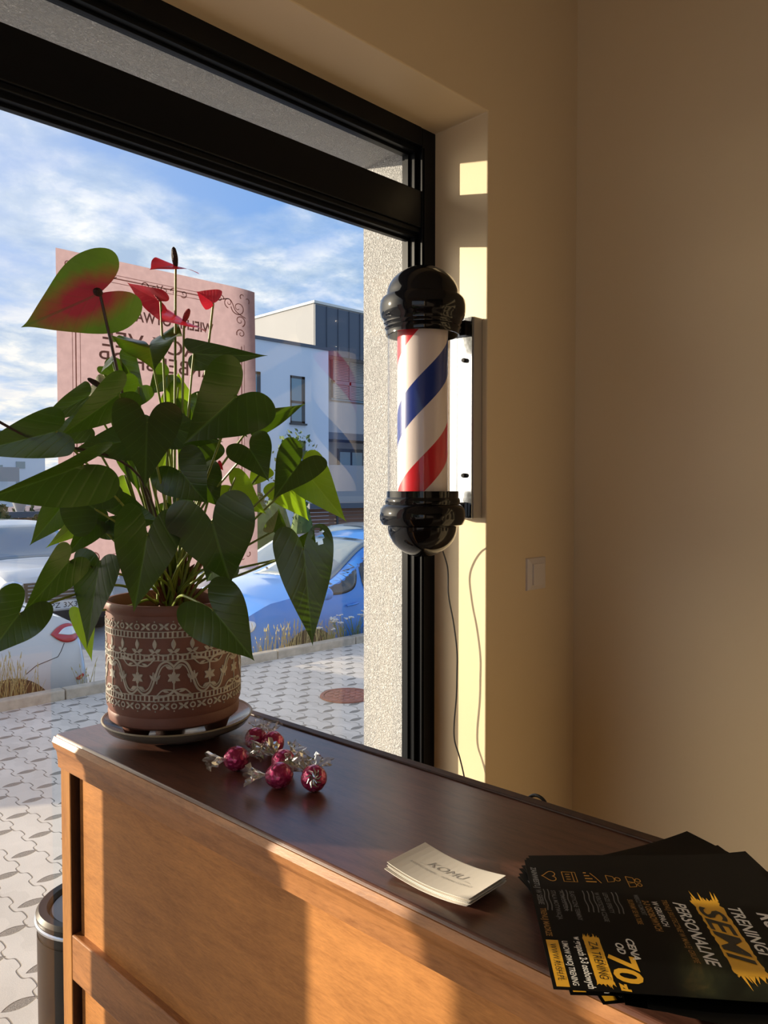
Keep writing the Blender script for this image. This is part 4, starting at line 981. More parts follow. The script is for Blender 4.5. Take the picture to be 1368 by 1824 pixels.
def build_flyer():
    root = empty('flyer', (0, 0, 0))
    mb = MB(); flyer_sheet(mb); mb.build('sheet', M['flyer'], root, smooth=False)
    mb = MB()          # white words
    ftx(mb, 'TRENINGI', W8*.36, .183, .0155, W8*.36, shear=.3, bold=.0003)
    ftx(mb, 'RUSH', W8*.40, .206, .019, W8*.27, shear=.35, bold=.0005)
    ftx(mb, 'PERSONALNE', W8*.335, .1335, .0155, W8*.47, shear=.3, bold=.0003)
    ftx(mb, 'CENA', W8*.650, .073, .0090, W8*.145, shear=.25, bold=.0003)
    ftx(mb, 'OD', W8*.685, .0625, .0090, W8*.075, shear=.25, bold=.0003)
    ftx(mb, 'w grupach 2-3 osobowych', W8*.655, .0280, .0088, W8*.335, shear=.1, bold=.0002)
    ftx(mb, 'UMOW SWOJ TRENING', W8*.690, .0165, .0070, W8*.285, shear=.1, bold=.0001)
    ftx(mb, 'W GRUPACH', W8*.34, .113, .0080, W8*.20, shear=.2, bold=.0001)
    for j in range(9):
        a = ffn(W8*(.60+.045*j), .232+.004*math.sin(j*2), .0006)
        mb.stroke([(W8*(.72+.035*j), .226+.006*math.sin(j*1.7)), (W8*(.75+.035*j), .231+.006*math.sin(j*1.7+1))], .0030, lambda x, y, h: ffn(x, y, .0005))
    mb.build('white_lettering', M['f_white'], root, smooth=False)
    mb = MB(); splash(mb, W8*.31, W8*.85, .1530, .1785, .0004, .0020, 4, .000)
    mb.build('yellow_block', M['f_yellow'], root, smooth=False); mb = MB(); splash(mb, W8*.655, W8*.955, .036, .050, .0004, .0004, 7); mb.add([ffn(W8*.685, .003, .0004), ffn(W8*.985, .003, .0004), ffn(W8*.985, .0135, .0004), ffn(W8*.685, .0135, .0004)], [(0, 1, 2, 3)])
    mb.build('yellow_tag', M['f_yellow'], root, smooth=False); mb = MB(); ftx(mb, '70', W8*.765, .0530, .030, W8*.18, shear=.15, bold=.0009); ftx(mb, 'zl', W8*.945, .0540, .010, W8*.05, shear=.1, bold=.0006)
    mb.build('price_lettering', M['f_yellow'], root, smooth=False)
    mb = MB(); ftx2 = lambda s, x, y, sz, w_, **k: mb.add(*[(lambda v, f: ([ffn(x+w_/2+a, y+b, .0007) for a, b in v], f))(*text_mesh(s, sz, font_w=w_, **k))][0])
    ftx2('SEMI', W8*.36, .1555, .028, W8*.42, shear=.35, bold=.0005); ftx2('ZA TRENING', W8*.685, .0395, .0105, W8*.245, shear=.15); ftx2('WWW.RUSH.PL', W8*.715, .0055, .0075, W8*.235, shear=.1)
    mb.build('black_lettering', M['f_black'], root, smooth=False)
    mb = MB()
    ftx(mb, 'TRENUJ MADRZE', W8*.445, .0045, .0075, W8*.215, shear=.1, bold=.0002); ftx(mb, 'TRENUJ SKUTECZNIE W MALEJ GRUPIE', W8*.32, .1235, .0070, W8*.47, shear=.2, bold=.0001)
    ftx(mb, '2-3 OSOBOWYCH', W8*.335, .1045, .0085, W8*.245, shear=.15, bold=.0003); ftx(mb, 'SKUPIAMY SIE NA TOBIE', W8*.335, .0905, .0072, W8*.20, bold=.0001)
    fl = lambda x, y, h: ffn(x, y, .0005)
    def icon(kind, cx, cy):
        s = .0075
        if kind == 'heart':
            mb.stroke([(cx+s*.062*16*math.sin(t)**3, cy+s*.065*(13*math.cos(t)-5*math.cos(2*t)-2*math.cos(3*t)-math.cos(4*t))) for t in [2*PI*k/28 for k in range(29)]], .0009, fl)
        elif kind == 'cal':
            mb.stroke([(cx-s, cy-s*.9), (cx+s, cy-s*.9), (cx+s, cy+s*.9), (cx-s, cy+s*.9), (cx-s, cy-s*.9)], .0009, fl); mb.stroke([(cx-s, cy+s*.45), (cx+s, cy+s*.45)], .0008, fl)
            for i in (-.5, 0, .5): mb.stroke([(cx+i*s, cy+s*.1), (cx+i*s, cy-s*.5)], .0012, fl)
        elif kind == 'chart':
            for i, h in enumerate((.4, .7, 1.0, 1.4)): mb.stroke([(cx-s+i*s*.6, cy-s*.9), (cx-s+i*s*.6, cy-s*.9+h*s)], .0016, fl)
            mb.stroke([(cx-s, cy), (cx-s*.2, cy+s*.5), (cx+s, cy+s*1.1)], .0009, fl)
        else:
            for ox, sc_ in ((0, 1),)+(((s*.9, .8),) if kind == 'two' else ()):
                mb.stroke([(cx+ox+s*.35*sc_*math.cos(t), cy+s*.55+s*.35*sc_*math.sin(t)) for t in [2*PI*k/14 for k in range(15)]], .0009, fl)
                mb.stroke([(cx+ox-s*.7*sc_, cy-s*.9), (cx+ox-s*.5*sc_, cy), (cx+ox, cy+s*.12), (cx+ox+s*.5*sc_, cy), (cx+ox+s*.7*sc_, cy-s*.9), (cx+ox-s*.7*sc_, cy-s*.9)], .0009, fl)
    for kd, y in (('heart', .022), ('cal', .042), ('chart', .064), ('one', .086), ('two', .106)): icon(kd, W8*.155, y)
    mb.build('gold_print', M['f_gold'], root, smooth=False)
    mb = MB()
    ftx(mb, 'ZAINWESTUJ W SIEBIE', W8*.075, .0045, .0075, W8*.34, shear=.1, bold=.0002)
    for y, a, b in ((.027, 'ATMOSFERA', 'STALA MOTYWACJA'), (.045, '', 'ELASTYCZNE TERMINY'), (.069, 'LEPSZE EFEKTY', 'W KROTSZYM CZASIE'), (.0985, 'WIEKSZY KOMFORT', '')):
        if a: ftx(mb, a, W8*.29, y, .0062, W8*.17, bold=.0001)
        if b: ftx(mb, b, W8*.29, y-.008, .0062, W8*.24, bold=.0001)
    for y in (.012, .0075+.0085, .030, .034, .050, .0545, .059, .078, .082):
        mb.stroke([(W8*(.28+.012*k), y+.0005*math.sin(k*7)) for k in range(16)], .0011, lambda x, y_, h: ffn(x, y_, .0005))
    mb.build('grey_small_print', M['f_grey'], root, smooth=False)
    return root
def copy_tree(o, parent=None):
    c = o.copy(); COL.objects.link(c)
    if parent: c.parent = parent
    for ch in list(o.children): copy_tree(ch, c)
    return c
proto = build_flyer()
GF = 'black training flyers fanned on the counter'
# (angle offset, dx, dy) from the topmost sheet, lowest first; they turn about the left end of the pile
fan = [(0.52, .010, .030), (0.36, .006, .012), (0.33, -.004, .016), (0.22, .004, .006), (0.27, -.004, .014), (0.17, .000, .010), (0.05, .000, .006), (-0.10, -.002, .045), (-0.20, -.004, .060), (0.03, -.002, .004), (0.11, -.002, .010)]
labs = ['lowest black flyer of the pile, swung furthest towards the wall side', 'black flyer near the bottom of the pile, showing only its dark far corner', 'black flyer low in the pile with its far corner towards the wall', 'black flyer in the lower middle of the fanned pile', 'black flyer in the middle of the pile, with a strip of white lettering showing', 'black flyer in the upper middle of the pile, far corner near the counter edge', 'black flyer almost hidden under the topmost flyer', 'black flyer whose glossy front edge sticks out below the topmost flyer', 'black flyer swung furthest towards the front edge of the counter', 'black flyer straight under the two uppermost flyers', 'second flyer from the top, its yellow and white lettering half covered']
for k, (da, dx, dy) in enumerate(fan+[(0, 0, 0)]):
    o = proto if k == 0 else copy_tree(proto)
    tag(o, labs[k] if k < len(fan) else 'topmost black flyer with yellow SEMI block and the yellow number 70', 'flyer', GF)
    # turn about a point near the bottom left corner of the sheet
    pv = V((FW_*.85, .01, 0)); a = fang+da; dy += .10*max(0, da); dx -= (.009 if k < len(fan) and da > 0 else 0)
    c0_, s0_ = math.cos(fang), math.sin(fang); piv = V((P0.x+pv.x*c0_-pv.y*s0_, P0.y+pv.x*s0_+pv.y*c0_, 0))
    ca, sa = math.cos(a), math.sin(a)
    o.location = (piv.x-(pv.x*ca-pv.y*sa)+dx*ca-dy*sa, piv.y-(pv.x*sa+pv.y*ca)+dx*sa+dy*ca, TOP+.0038+.0018*k)
    o.rotation_euler = (0, 0, a)
    if da < 0:      # these two lie turned round, head to the left
        o.location += V((FW_*ca-FH_*.77*sa, FW_*sa+FH_*.77*ca, 0)); o.rotation_euler = (0, 0, a+PI)

# ------------------------------------------------------------------ cars
def carpaint(name, col, metal=0.3, rough=0.28): return mat(name, col, rough, metal=metal, coat=0.8)
M['white_paint'] = carpaint('white car paint', (0.62, 0.63, 0.64), 0.0); M['blue_paint'] = carpaint('bright blue car paint', (0.03, 0.23, 0.70), 0.0)
M['silver_paint'] = carpaint('silver car paint', (0.34, 0.36, 0.38), 0.5); M['black_paint'] = carpaint('black car paint', (0.02, 0.022, 0.026), 0.3)
M['dark_red_paint'] = carpaint('dark red car paint', (0.13, 0.03, 0.03), 0.3)
M['car_glass'] = mat('dark car glass', (0.02, 0.024, 0.028), 0.05, spec=0.8, coat=0.5); M['tyre'] = mat('black tyre rubber', (0.018, 0.017, 0.017), 0.8)
M['screen_glass'] = mat('windscreen with sky reflection in its colour', (0.16, 0.21, 0.24), 0.06, spec=0.9, coat=0.8)  # pale blue-grey base colour stands in for the reflected sky
M['rim'] = mat('silver wheel rim', (0.5, 0.5, 0.5), 0.3, metal=0.7); M['red_lamp'] = mat('red tail lamp', (0.45, 0.006, 0.015), 0.12, coat=1.0)
M['clear_lamp'] = mat('clear lamp glass', (0.70, 0.72, 0.74), 0.1, metal=0.4, coat=1.0); M['black_trim'] = mat('black car trim', (0.015, 0.015, 0.016), 0.5)
def interp(tab, x):
    if x <= tab[0][0]: return tab[0][1]
    for (a, b), (c, d) in zip(tab, tab[1:]):
        if x <= c: q = (x-a)/(c-a); q = q*q*(3-2*q)*.35+q*.65; return b+(d-b)*q
    return tab[-1][1]
def car(name, label, loc, rz, paint, L, W, top, belt, cabin, wheels, wr=.31, glasses=(), front_screen=None, rear_screen=None, group=None):
    """local x: length from the nose (0) to the tail (L); y: width; z: up; top/belt/half-width tables along x; near side is y = -W/2"""
    c = empty(name, loc, rz, label, 'car', group)
    wid = [(0, .74), (.12, .90), (.5, .97), (1.0, 1.0), (L-.9, 1.0), (L-.30, .98), (L-.08, .95), (L, .90)]
    wid = [(a, b*W/2) for a, b in wid]
    def sec(x):
        w_, zt, zb_ = interp(wid, x), interp(top, x), interp(belt, x)
        low = .24+.10*max(0, (.35-x)/.35)+.12*max(0, (x-L+.3)/.3)
        inc = interp(cabin, x)                       # 0 on the hood, 1 in the cabin
        rw = w_*(1-.20*inc)
        zb2 = min(zb_, zt-.02)
        return [(w_*.90, low), (w_*.985, low+.12), (w_, .55), (w_*.985, zb2-.06), (w_*(.96), zb2), (rw*.97+(w_*.93-rw*.97)*(1-inc), zb2+(zt-zb2)*.80), (rw*.84, zt-.012*(1+inc)), (rw*.45, zt+.008), (0, zt+.014)]
    n = 60; rows = []
    for i in range(n+1):
        x = L*i/n; s_ = sec(x); rows.append([V((x, -y, z)) for y, z in s_]+[V((x, y, z)) for y, z in s_[-2::-1]])
    m = len(rows[0]); vs = [p for r_ in rows for p in r_]
    fs = [(i*m+k, (i+1)*m+k, (i+1)*m+k+1, i*m+k+1) for i in range(n) for k in range(m-1)]
    fs += [(i*m+m-1, (i+1)*m+m-1, (i+1)*m, i*m) for i in range(n)]+[tuple(range(m)), tuple(n*m+k for k in range(m-1, -1, -1))]
    mb = MB(); mb.add(vs, fs); mb.build('body', M[paint], c)
    def side(x, z, off=.006):
        s_ = sec(x)
        for (y0, z0), (y1, z1) in zip(s_, s_[1:]):
            if z0 <= z <= z1+1e-9: return -(y0+(y1-y0)*(z-z0)/max(1e-6, z1-z0))-off
        return -s_[0][1]-off
    def patch(poly, name_, m_, off=.006, N=10, mir=True, lab=None):
        # poly: quad (x,z) a,b,c,d laid onto the car side
        a, b, c_, d = [V((p[0], p[1], 0)) for p in poly]
        for sg in ((1, -1) if mir else (1,)):
            vs = []
            for j in range(N+1):
                for i in range(N+1):
                    p = a.lerp(b, i/N).lerp(d.lerp(c_, i/N), j/N); vs.append((p.x, side(p.x, p.y, off)*sg, p.y))
            mb = MB(); mb.add(vs, [(j*(N+1)+i, j*(N+1)+i+1, (j+1)*(N+1)+i+1, (j+1)*(N+1)+i) for j in range(N) for i in range(N)]); o_ = mb.build(name_, M[m_], c, solid=.004)
            if lab: o_['label'] = lab
    for g in glasses: patch(g, 'side_window', 'car_glass')
    for scr, nm in ((front_screen, 'windscreen'), (rear_screen, 'rear_window')):
        if scr:
            x0, x1 = scr; N = 10; vs = []
            for j in range(N+1):
                x = x0+(x1-x0)*j/N; s_ = sec(x); hw = s_[6][0]*.93
                for i in range(N+1):
                    q = -1+2*i/N; zt = interp(top, x); vs.append((x-(.010 if nm == 'windscreen' else -.010), q*hw*(1.04), zt+.018-.030*abs(q)**3))
            mb = MB(); mb.add(vs, [(j*(N+1)+i, j*(N+1)+i+1, (j+1)*(N+1)+i+1, (j+1)*(N+1)+i) for j in range(N) for i in range(N)]); mb.build(nm, M['screen_glass'], c, solid=.004)
    for wx in wheels:
        for sg in (-1, 1):
            y = sg*W/2*1.0
            rot = Matrix.Translation((wx, y, wr)) @ Matrix.Rotation(R(90*sg), 4, 'X')
            MB().lathe([(0, -.012), (wr*1.20, -.012), (wr*1.20, -.05), (0, -.05)], seg=36, mtx=Matrix.Translation((wx, y*1.0-sg*.0, wr+.02)) @ Matrix.Rotation(R(90*-sg), 4, 'X')).build('wheel_arch', M['black_trim'], c) if False else None
            mb = MB(); mb.lathe([(wr*.62, .0), (wr*.97, .0), (wr, -.02), (wr, -.19), (wr*.6, -.19)], seg=40, mtx=Matrix.Translation((wx, y+sg*.010, wr)) @ Matrix.Rotation(R(-90*sg), 4, 'X')); wo_ = mb.build('wheel', M['tyre'], c)
            mt = Matrix.Translation((wx, y+sg*.004, wr)) @ Matrix.Rotation(R(-90*sg), 4, 'X')
            mb = MB(); mb.lathe([(0, -.02), (.03, -.02), (.04, -.03)], seg=16, mtx=mt); mb.lathe([(wr*.56, -.005), (wr*.63, .0), (wr*.64, -.03), (wr*.56, -.03)], seg=40, mtx=mt, close=True)
            for k in range(9):
                a = 2*PI*k/9; mb.tube([mt @ V((.02*math.cos(a), .02*math.sin(a), -.03)), mt @ V((wr*.58*math.cos(a), wr*.58*math.sin(a), -.014))], [.022, .016], 5)
            mb.build('wheel_rim', M['rim'], wo_)
            MB().lathe([(0, -.07), (wr*.60, -.07)], seg=24, mtx=mt).build('brake_shadow_disc', M['black_trim'], wo_) if False else None
            # arch lining
            mb = MB(); pts = []
            for k in range(19):
                a = PI*k/18; pts.append((wx+wr*1.17*math.cos(a), wr+.03+wr*1.17*math.sin(a)))
            pts = [(wx+wr*1.17, .26)]+pts+[(wx-wr*1.17, .26)]
            mb.prism(pts, sg*(W/2-.16), sg*(W/2+.004), 'y'); mb.build('wheel_arch', M['black_trim'], c, smooth=False)
    return c, side, patch, sec
# white saloon, tail towards the right, at the left edge of the picture
LWc = 4.3
wy = 6.25
wx1 = ony(153, 1190, wy+.12).x
# the car's nose is at the far left: local x runs from the nose; rotate 0 with the nose on the left
c, side, patch, sec = car('white_saloon_car', 'white saloon along the kerb at the left edge, red tail lamp showing', (wx1-LWc, wy+.87, LOT), 0, 'white_paint', LWc, 1.74,
    [(0, .66), (.15, .78), (1.0, .98), (1.25, 1.05), (2.1, 1.43), (2.9, 1.45), (3.55, 1.30), (3.95, 1.18), (4.12, 1.11), (4.22, 1.02), (4.27, .88), (4.3, .70)],
    [(0, .62), (1.0, .90), (2.2, .97), (3.6, 1.04), (4.15, 1.0), (4.25, .86), (4.3, .62)], [(1.0, 0), (1.9, 1), (3.5, 1), (4.05, .0)], (.80, LWc-.66), .30,
    glasses=[[(1.5, 1.0), (2.4, 1.01), (2.4, 1.34), (2.1, 1.33)], [(2.45, 1.01), (3.45, 1.06), (3.15, 1.30), (2.45, 1.34)]], front_screen=(1.25, 2.05), rear_screen=(3.25, 3.85))
def onside(cr, pxl, y):      # picture point on the near side of a car -> local x,z
    p = ony(pxl[0], pxl[1], y); return (p.x-cr.location.x, p.z-cr.location.z)
def sidepoly(cr, side, pts, name_, m_, y, off=.010, lab=None, smooth=True, th=.006):
    P2 = [onside(cr, q, y) for q in pts]
    if smooth: P2 = spl2(P2+[P2[0]], 5)[:-1]
    cx = sum(p[0] for p in P2)/len(P2); cz = sum(p[1] for p in P2)/len(P2)
    vs = []; n = len(P2); rings = 5
    for k in range(1, rings+1):
        q = k/rings
        for p in P2: x, z = cx+(p[0]-cx)*q, cz+(p[1]-cz)*q; vs.append((x, side(x, z, off), z))
    vs.append((cx, side(cx, cz, off), cz)); fs = [(len(vs)-1, i, (i+1) % n) for i in range(n)]
    fs += [(k*n+i, (k+1)*n+i, (k+1)*n+(i+1) % n, k*n+(i+1) % n) for k in range(rings-1) for i in range(n)]
    mb = MB(); mb.add(vs, fs); o_ = mb.build(name_, M[m_], cr, solid=.004)
    if lab: o_['label'] = lab
    return o_
tl = sidepoly(c, side, [(90, 1130), (105, 1117), (122, 1111), (140, 1114), (147, 1120), (146, 1132), (132, 1142), (116, 1144), (102, 1139)], 'tail_lamp', 'red_lamp', wy+.03, .012)
o2 = sidepoly(c, side, [(104, 1129), (116, 1119), (132, 1116), (142, 1121), (143, 1127), (125, 1131)], 'lamp_lens', 'clear_lamp', wy+.03, .015); o2.parent = tl
sidepoly(c, side, [(136, 1207), (150, 1199), (151, 1205), (140, 1211)], 'side_reflector', 'red_lamp', wy+.03, .012)
sidepoly(c, side, [(40, 1110), (62, 1096), (78, 1101), (74, 1104), (50, 1113)], 'quarter_window', 'car_glass', wy+.05, .012)
mb = MB()
for (a, b) in (((116, 1146), (110, 1160)), ((110, 1160), (104, 1170)), ((104, 1170), (64, 1186)), ((64, 1186), (46, 1201))):
    p, q = onside(c, a, wy+.02), onside(c, b, wy+.02); mb.tube([(p[0], side(p[0], p[1], .001), p[1]), (q[0], side(q[0], q[1], .001), q[1])], .003, 5)
mb.build('bumper_seam', M['black_trim'], c)

# blue van-like car, nose to the left
by_ = 6.2
bx0 = ony(418, 1130, by_+.25).x
c, side, patch, sec = car('blue_family_car', 'bright blue tall family car parked with its nose to the left behind the kerb', (bx0, by_+.86, LOT), 0, 'blue_paint', 4.1, 1.70,
    [(0, .66), (.08, .90), (.35, 1.02), (1.05, 1.12), (1.15, 1.15), (1.95, 1.56), (2.3, 1.63), (3.6, 1.63), (3.95, 1.45), (4.1, .8)],
    [(0, .62), (.10, .84), (.5, .94), (1.1, 1.03), (4.1, 1.04)], [(1.0, 0), (1.75, 1), (4.1, 1)], (.78, 3.35), .31,
    glasses=[], front_screen=(1.13, 1.93))
sidepoly(c, side, [(560, 1058), (556, 1046), (580, 1012), (590, 1000), (610, 998), (632, 998), (633, 1020), (626, 1042), (612, 1053), (590, 1058)], 'side_window', 'car_glass', by_+.12, .010)
sidepoly(c, side, [(641, 996), (720, 990), (730, 1000), (728, 1048), (690, 1056), (644, 1058)], 'side_window', 'car_glass', by_+.12, .010)
sidepoly(c, side, [(437, 1112), (450, 1107), (456, 1112), (450, 1125), (440, 1131), (434, 1128)], 'headlamp', 'clear_lamp', by_+.1, .012)
p = onside(c, (628, 1077), by_); mb = MB(); mb.tube([(p[0]-.08, side(p[0]-.08, p[1], .015), p[1]-.005), (p[0]+.0, side(p[0], p[1], .03), p[1]), (p[0]+.09, side(p[0]+.09, p[1], .015), p[1]+.01)], .013, 8); mb.build('door_handle', M['blue_paint'], c)
p = onside(c, (578, 1057), by_-.1); MB().ball((p[0], -.98, p[1]), (.06, .10, .07), 16, 10).build('wing_mirror', M['blue_paint'], c)
mb = MB(); mb.tube([(2.15, -.60, 1.655), (2.3, -.60, 1.69), (3.5, -.60, 1.69), (3.65, -.60, 1.65)], .018, 8); mb.build('roof_rail', M['black_trim'], c)
mb = MB(); mb.tube([(1.13, -.45, 1.135), (1.30, .05, 1.215)], .009, 6); mb.tube([(1.08, -.55, 1.12), (1.13, -.45, 1.14)], .014, 6); mb.tube([(1.13, .2, 1.135), (1.28, .62, 1.20)], .009, 6); mb.build('wiper', M['black_trim'], c)

# white car with its nose towards the shop, second row on the left
g = at(128, 1081, 11.0)
c, side, patch, sec = car('white_offroad_car', 'white tall car facing the shop behind the saloon, dark grille and number plate in front', (g.x-.10, g.y-.02, LOT), R(90), 'white_paint', 4.3, 1.80,
    [(0, .72), (.08, .95), (.3, 1.02), (1.1, 1.10), (1.9, 1.58), (2.3, 1.64), (3.9, 1.62), (4.2, 1.3), (4.3, .8)],
    [(0, .62), (1.0, 1.0), (4.3, 1.06)], [(1.0, 0), (1.8, 1), (4.3, 1)], (.80, 3.4), .33, glasses=[[(1.75, 1.08), (2.6, 1.08), (2.6, 1.5), (2.15, 1.5)], [(2.68, 1.08), (3.7, 1.1), (3.5, 1.48), (2.68, 1.5)]], front_screen=(1.12, 1.88))
mb = MB(); mb.box((-.02, -.55, .60), (.10, .55, .86)); gr = mb.build('grille', M['black_trim'], c, smooth=False)
mb = MB()
for k in range(5): mb.box((-.035, -.52, .62+k*.05), (-.015, .52, .635+k*.05))
mb.build('grille_bar', M['silver_paint'], gr, smooth=False)
MB().box((-.01, -.62, .28), (.10, .62, .44)).build('air_intake', M['black_trim'], c, smooth=False)
M['plate'] = mat('white number plate', (0.65, 0.65, 0.63), 0.4)
pt = MB().box((-.045, -.26, .47), (-.03, .26, .585)).build('number_plate', M['plate'], c, smooth=False)
mb = MB(); put_text(mb, 'PZ 3X37', 0, .49, .105, lambda x, y: V((-.047, -x, y)), font_w=.44); mb.build('plate_lettering', M['black_trim'], pt, smooth=False)
for sg in (-1, 1): MB().ball((.08, sg*.68, .82), (.09, .17, .08), 14, 8).build('headlamp', M['clear_lamp'], c); MB().ball((1.35, sg*1.02, 1.10), (.08, .11, .09), 12, 8).build('wing_mirror', M['black_trim'], c)

def simple_car(name, label, pxc, dist_y, paint, rz=0, scale=1.0):
    p = ony(pxc, 950, dist_y)
    return car(name, label, (p.x, p.y, LOT), rz, paint, 4.2, 1.76,
        [(0, .62), (.12, .80), (1.05, .98), (1.2, 1.03), (2.0, 1.42), (2.4, 1.46), (3.3, 1.43), (3.9, 1.15), (4.1, 1.0), (4.2, .7)], [(0, .6), (1.0, .88), (3.7, 1.0), (4.2, .7)], [(1.0, 0), (1.8, 1), (3.5, 1), (4.0, 0)], (.80, 3.35), .31,
        glasses=[[(1.5, .96), (2.4, .97), (2.4, 1.34), (2.05, 1.33)], [(2.46, .97), (3.45, 1.0), (3.1, 1.30), (2.46, 1.34)]], front_screen=(1.22, 1.98), rear_screen=(3.35, 3.85))
simple_car('silver_hatchback', 'silver hatchback parked in the row behind the blue car', 478, 11.6, 'silver_paint')
simple_car('dark_hatchback', 'black hatchback beyond the blue car roof, near the wooden enclosure', 592, 14.0, 'black_paint')
simple_car('dark_red_car', 'dark red car behind the plant, mostly hidden, left of the blue car', 330, 9.2, 'dark_red_paint')

# ------------------------------------------------------------------ buildings
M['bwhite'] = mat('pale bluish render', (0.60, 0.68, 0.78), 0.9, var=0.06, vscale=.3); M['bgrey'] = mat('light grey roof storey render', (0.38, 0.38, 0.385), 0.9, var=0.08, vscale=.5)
M['bdark'] = mat('dark blue grey cladding', (0.075, 0.095, 0.13), 0.6); M['bframe'] = mat('anthracite window frame', (0.04, 0.05, 0.06), 0.5)
M['bglass'] = mat('pale reflecting window pane', (0.16, 0.26, 0.32), 0.08, spec=0.8); M['blind'] = mat('light slatted blind', (0.42, 0.43, 0.44), 0.6)
M['balcony'] = mat('grey balcony panel', (0.27, 0.29, 0.32), 0.5); M['wood_out'] = mat('reddish brown boarding', (0.24, 0.12, 0.075), 0.8, var=.25, vscale=6, stretch=(.3, .3, 8))
M['roof_edge'] = mat('pale roof edge', (0.62, 0.62, 0.58), 0.7)
BYD = 24.0
bc_ = ony(585, 625, BYD); bl_ = ony(425, 700, BYD)
bd = empty('apartment_building', (bc_.x, BYD, LOT), label='pale bluish apartment building with grey set-back roof storey, right of the poster', cat='building')
def bz(py, pxx): return ony(pxx, py, BYD).z-LOT
def bxx(pxx): return ony(pxx, 800, BYD).x-bc_.x
zt = bz(625, 585)
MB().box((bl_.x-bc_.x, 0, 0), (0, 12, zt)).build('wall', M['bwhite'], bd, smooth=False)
MB().box((bl_.x-bc_.x-.05, -.06, zt), (.06, 12, zt+.12)).build('roof_edge', M['bdark'], bd, smooth=False)
# recessed wing with balconies
RC = BYD+1.6
MB().box((0.0, 1.6, 0), (14, 12, zt+.1)).build('recessed_wall', M['bgrey'], bd, smooth=False)
# roof storey: near corner seen at pixel 559
cn = ony(559, 540, BYD+.35); zt2 = cn.z-LOT
MB().box((cn.x-bc_.x, .35, zt), (16, 12, zt2)).build('roof_storey', M['bgrey'], bd, smooth=False)
mb = MB(); x0 = cn.x-bc_.x
for k in range(20):
    mb.box((x0+.02+k*.62, .28, zt-.1+.0), (x0+.02+k*.62+.60, .36, zt2-.06))
for k in range(21): mb.box((x0+k*.62-.015, .24, zt-.1), (x0+k*.62+.015, .30, zt2-.05))
mb.build('cladding', M['bdark'], bd, smooth=False)
MB().box((x0-.06, .25, zt2), (16.1, 12.1, zt2+.10)).build('roof_edge', M['roof_edge'], bd, smooth=False)
def bwin(px0, py0, px1, py1, parent=bd, split=True):
    p = ony(px0, py0, BYD); q = ony(px1, py1, BYD); x0, x1 = p.x-bc_.x, q.x-bc_.x; z1, z0 = ony((px0+px1)/2, py0, BYD).z-LOT, ony((px0+px1)/2, py1, BYD).z-LOT
    mb = MB(); t = .10
    mb.box((x0, -.02, z1-t), (x1, .06, z1)); mb.box((x1-t*1.6, -.02, z0), (x1, .06, z1)); mb.box((x0, -.02, z0), (x1, .08, z0+t*.8)); mb.box((x0, -.02, z0), (x0+t*.5, .06, z1)); mb.box((x0-.05, -.10, z0-.07), (x1+.05, .02, z0))
    if split: zm = z0+(z1-z0)*.42; mb.box((x0, -.02, zm), (x1, .06, zm+t))
    f = mb.build('window', M['bframe'], parent, smooth=False); MB().box((x0+.03, -.008, z0+.03), (x1-.05, .03, z1-.05)).build('pane', M['bglass'], f, smooth=False)
bwin(517, 670, 543, 754); bwin(440, 661, 464, 742); bwin(440, 779, 464, 880, split=False); bwin(527, 785, 544, 880); None
# tall glazed wall with blinds, upper floor
def rx(pxx): return ony(pxx, 800, RC).x-bc_.x
def rz_(py): return ony(620, py, RC).z-LOT
xa, xb = rx(588), rx(588)+7
mb = MB(); mb.box((xa, 1.50, rz_(716)), (xb, 1.60, rz_(612)))
gw = mb.build('window', M['bglass'], bd, smooth=False); mb = MB()
zz0, zz1 = rz_(712), rz_(614)
nb = 34
for k in range(nb): z = zz0+(zz1-zz0)*k/nb; mb.box((xa, 1.42, z), (xb, 1.45, z+(zz1-zz0)/nb*.62))
mb.build('blind', M['blind'], gw, smooth=False)
mb = MB()
for k in range(8): mb.box((xa+k*.95, 1.38, zz0), (xa+k*.95+.10, 1.52, zz1))
mb.box((xa, 1.38, rz_(688)), (xb, 1.5, rz_(682))); mb.build('mullion', M['balcony'], gw, smooth=False)
for py0, py1 in ((716, 770), (828, 884)):
    MB().box((-.02, .1, ony(600, py1, BYD).z-LOT), (7, .16, ony(600, py0, BYD).z-LOT)).build('balcony_panel', M['balcony'], bd, smooth=False)
    MB().box((-.02, .1, ony(600, py1, BYD).z-LOT-.28), (7, 1.6, ony(600, py1, BYD).z-LOT)).build('balcony_slab', M['bdark'] if py0 == 716 else M['bgrey'], bd, smooth=False)
for px_ in (600, 622): 
    p = rx(px_); mb = MB(); mb.box((p, 1.5, rz_(880)), (p+.75, 1.58, rz_(800))); f = mb.build('balcony_door', M['bframe'], bd, smooth=False); MB().box((p+.07, 1.47, rz_(876)), (p+.68, 1.51, rz_(806))).build('pane', M['bglass'], f, smooth=False)
M['leafy'] = mat('leafy green', (0.09, 0.15, 0.035), 0.8, var=0.5, vscale=4); M['conifer'] = mat('dark conifer green', (0.035, 0.065, 0.022), 0.9, var=0.5, vscale=3)
M['trunk'] = mat('grey brown trunk', (0.10, 0.07, 0.045), 0.9)
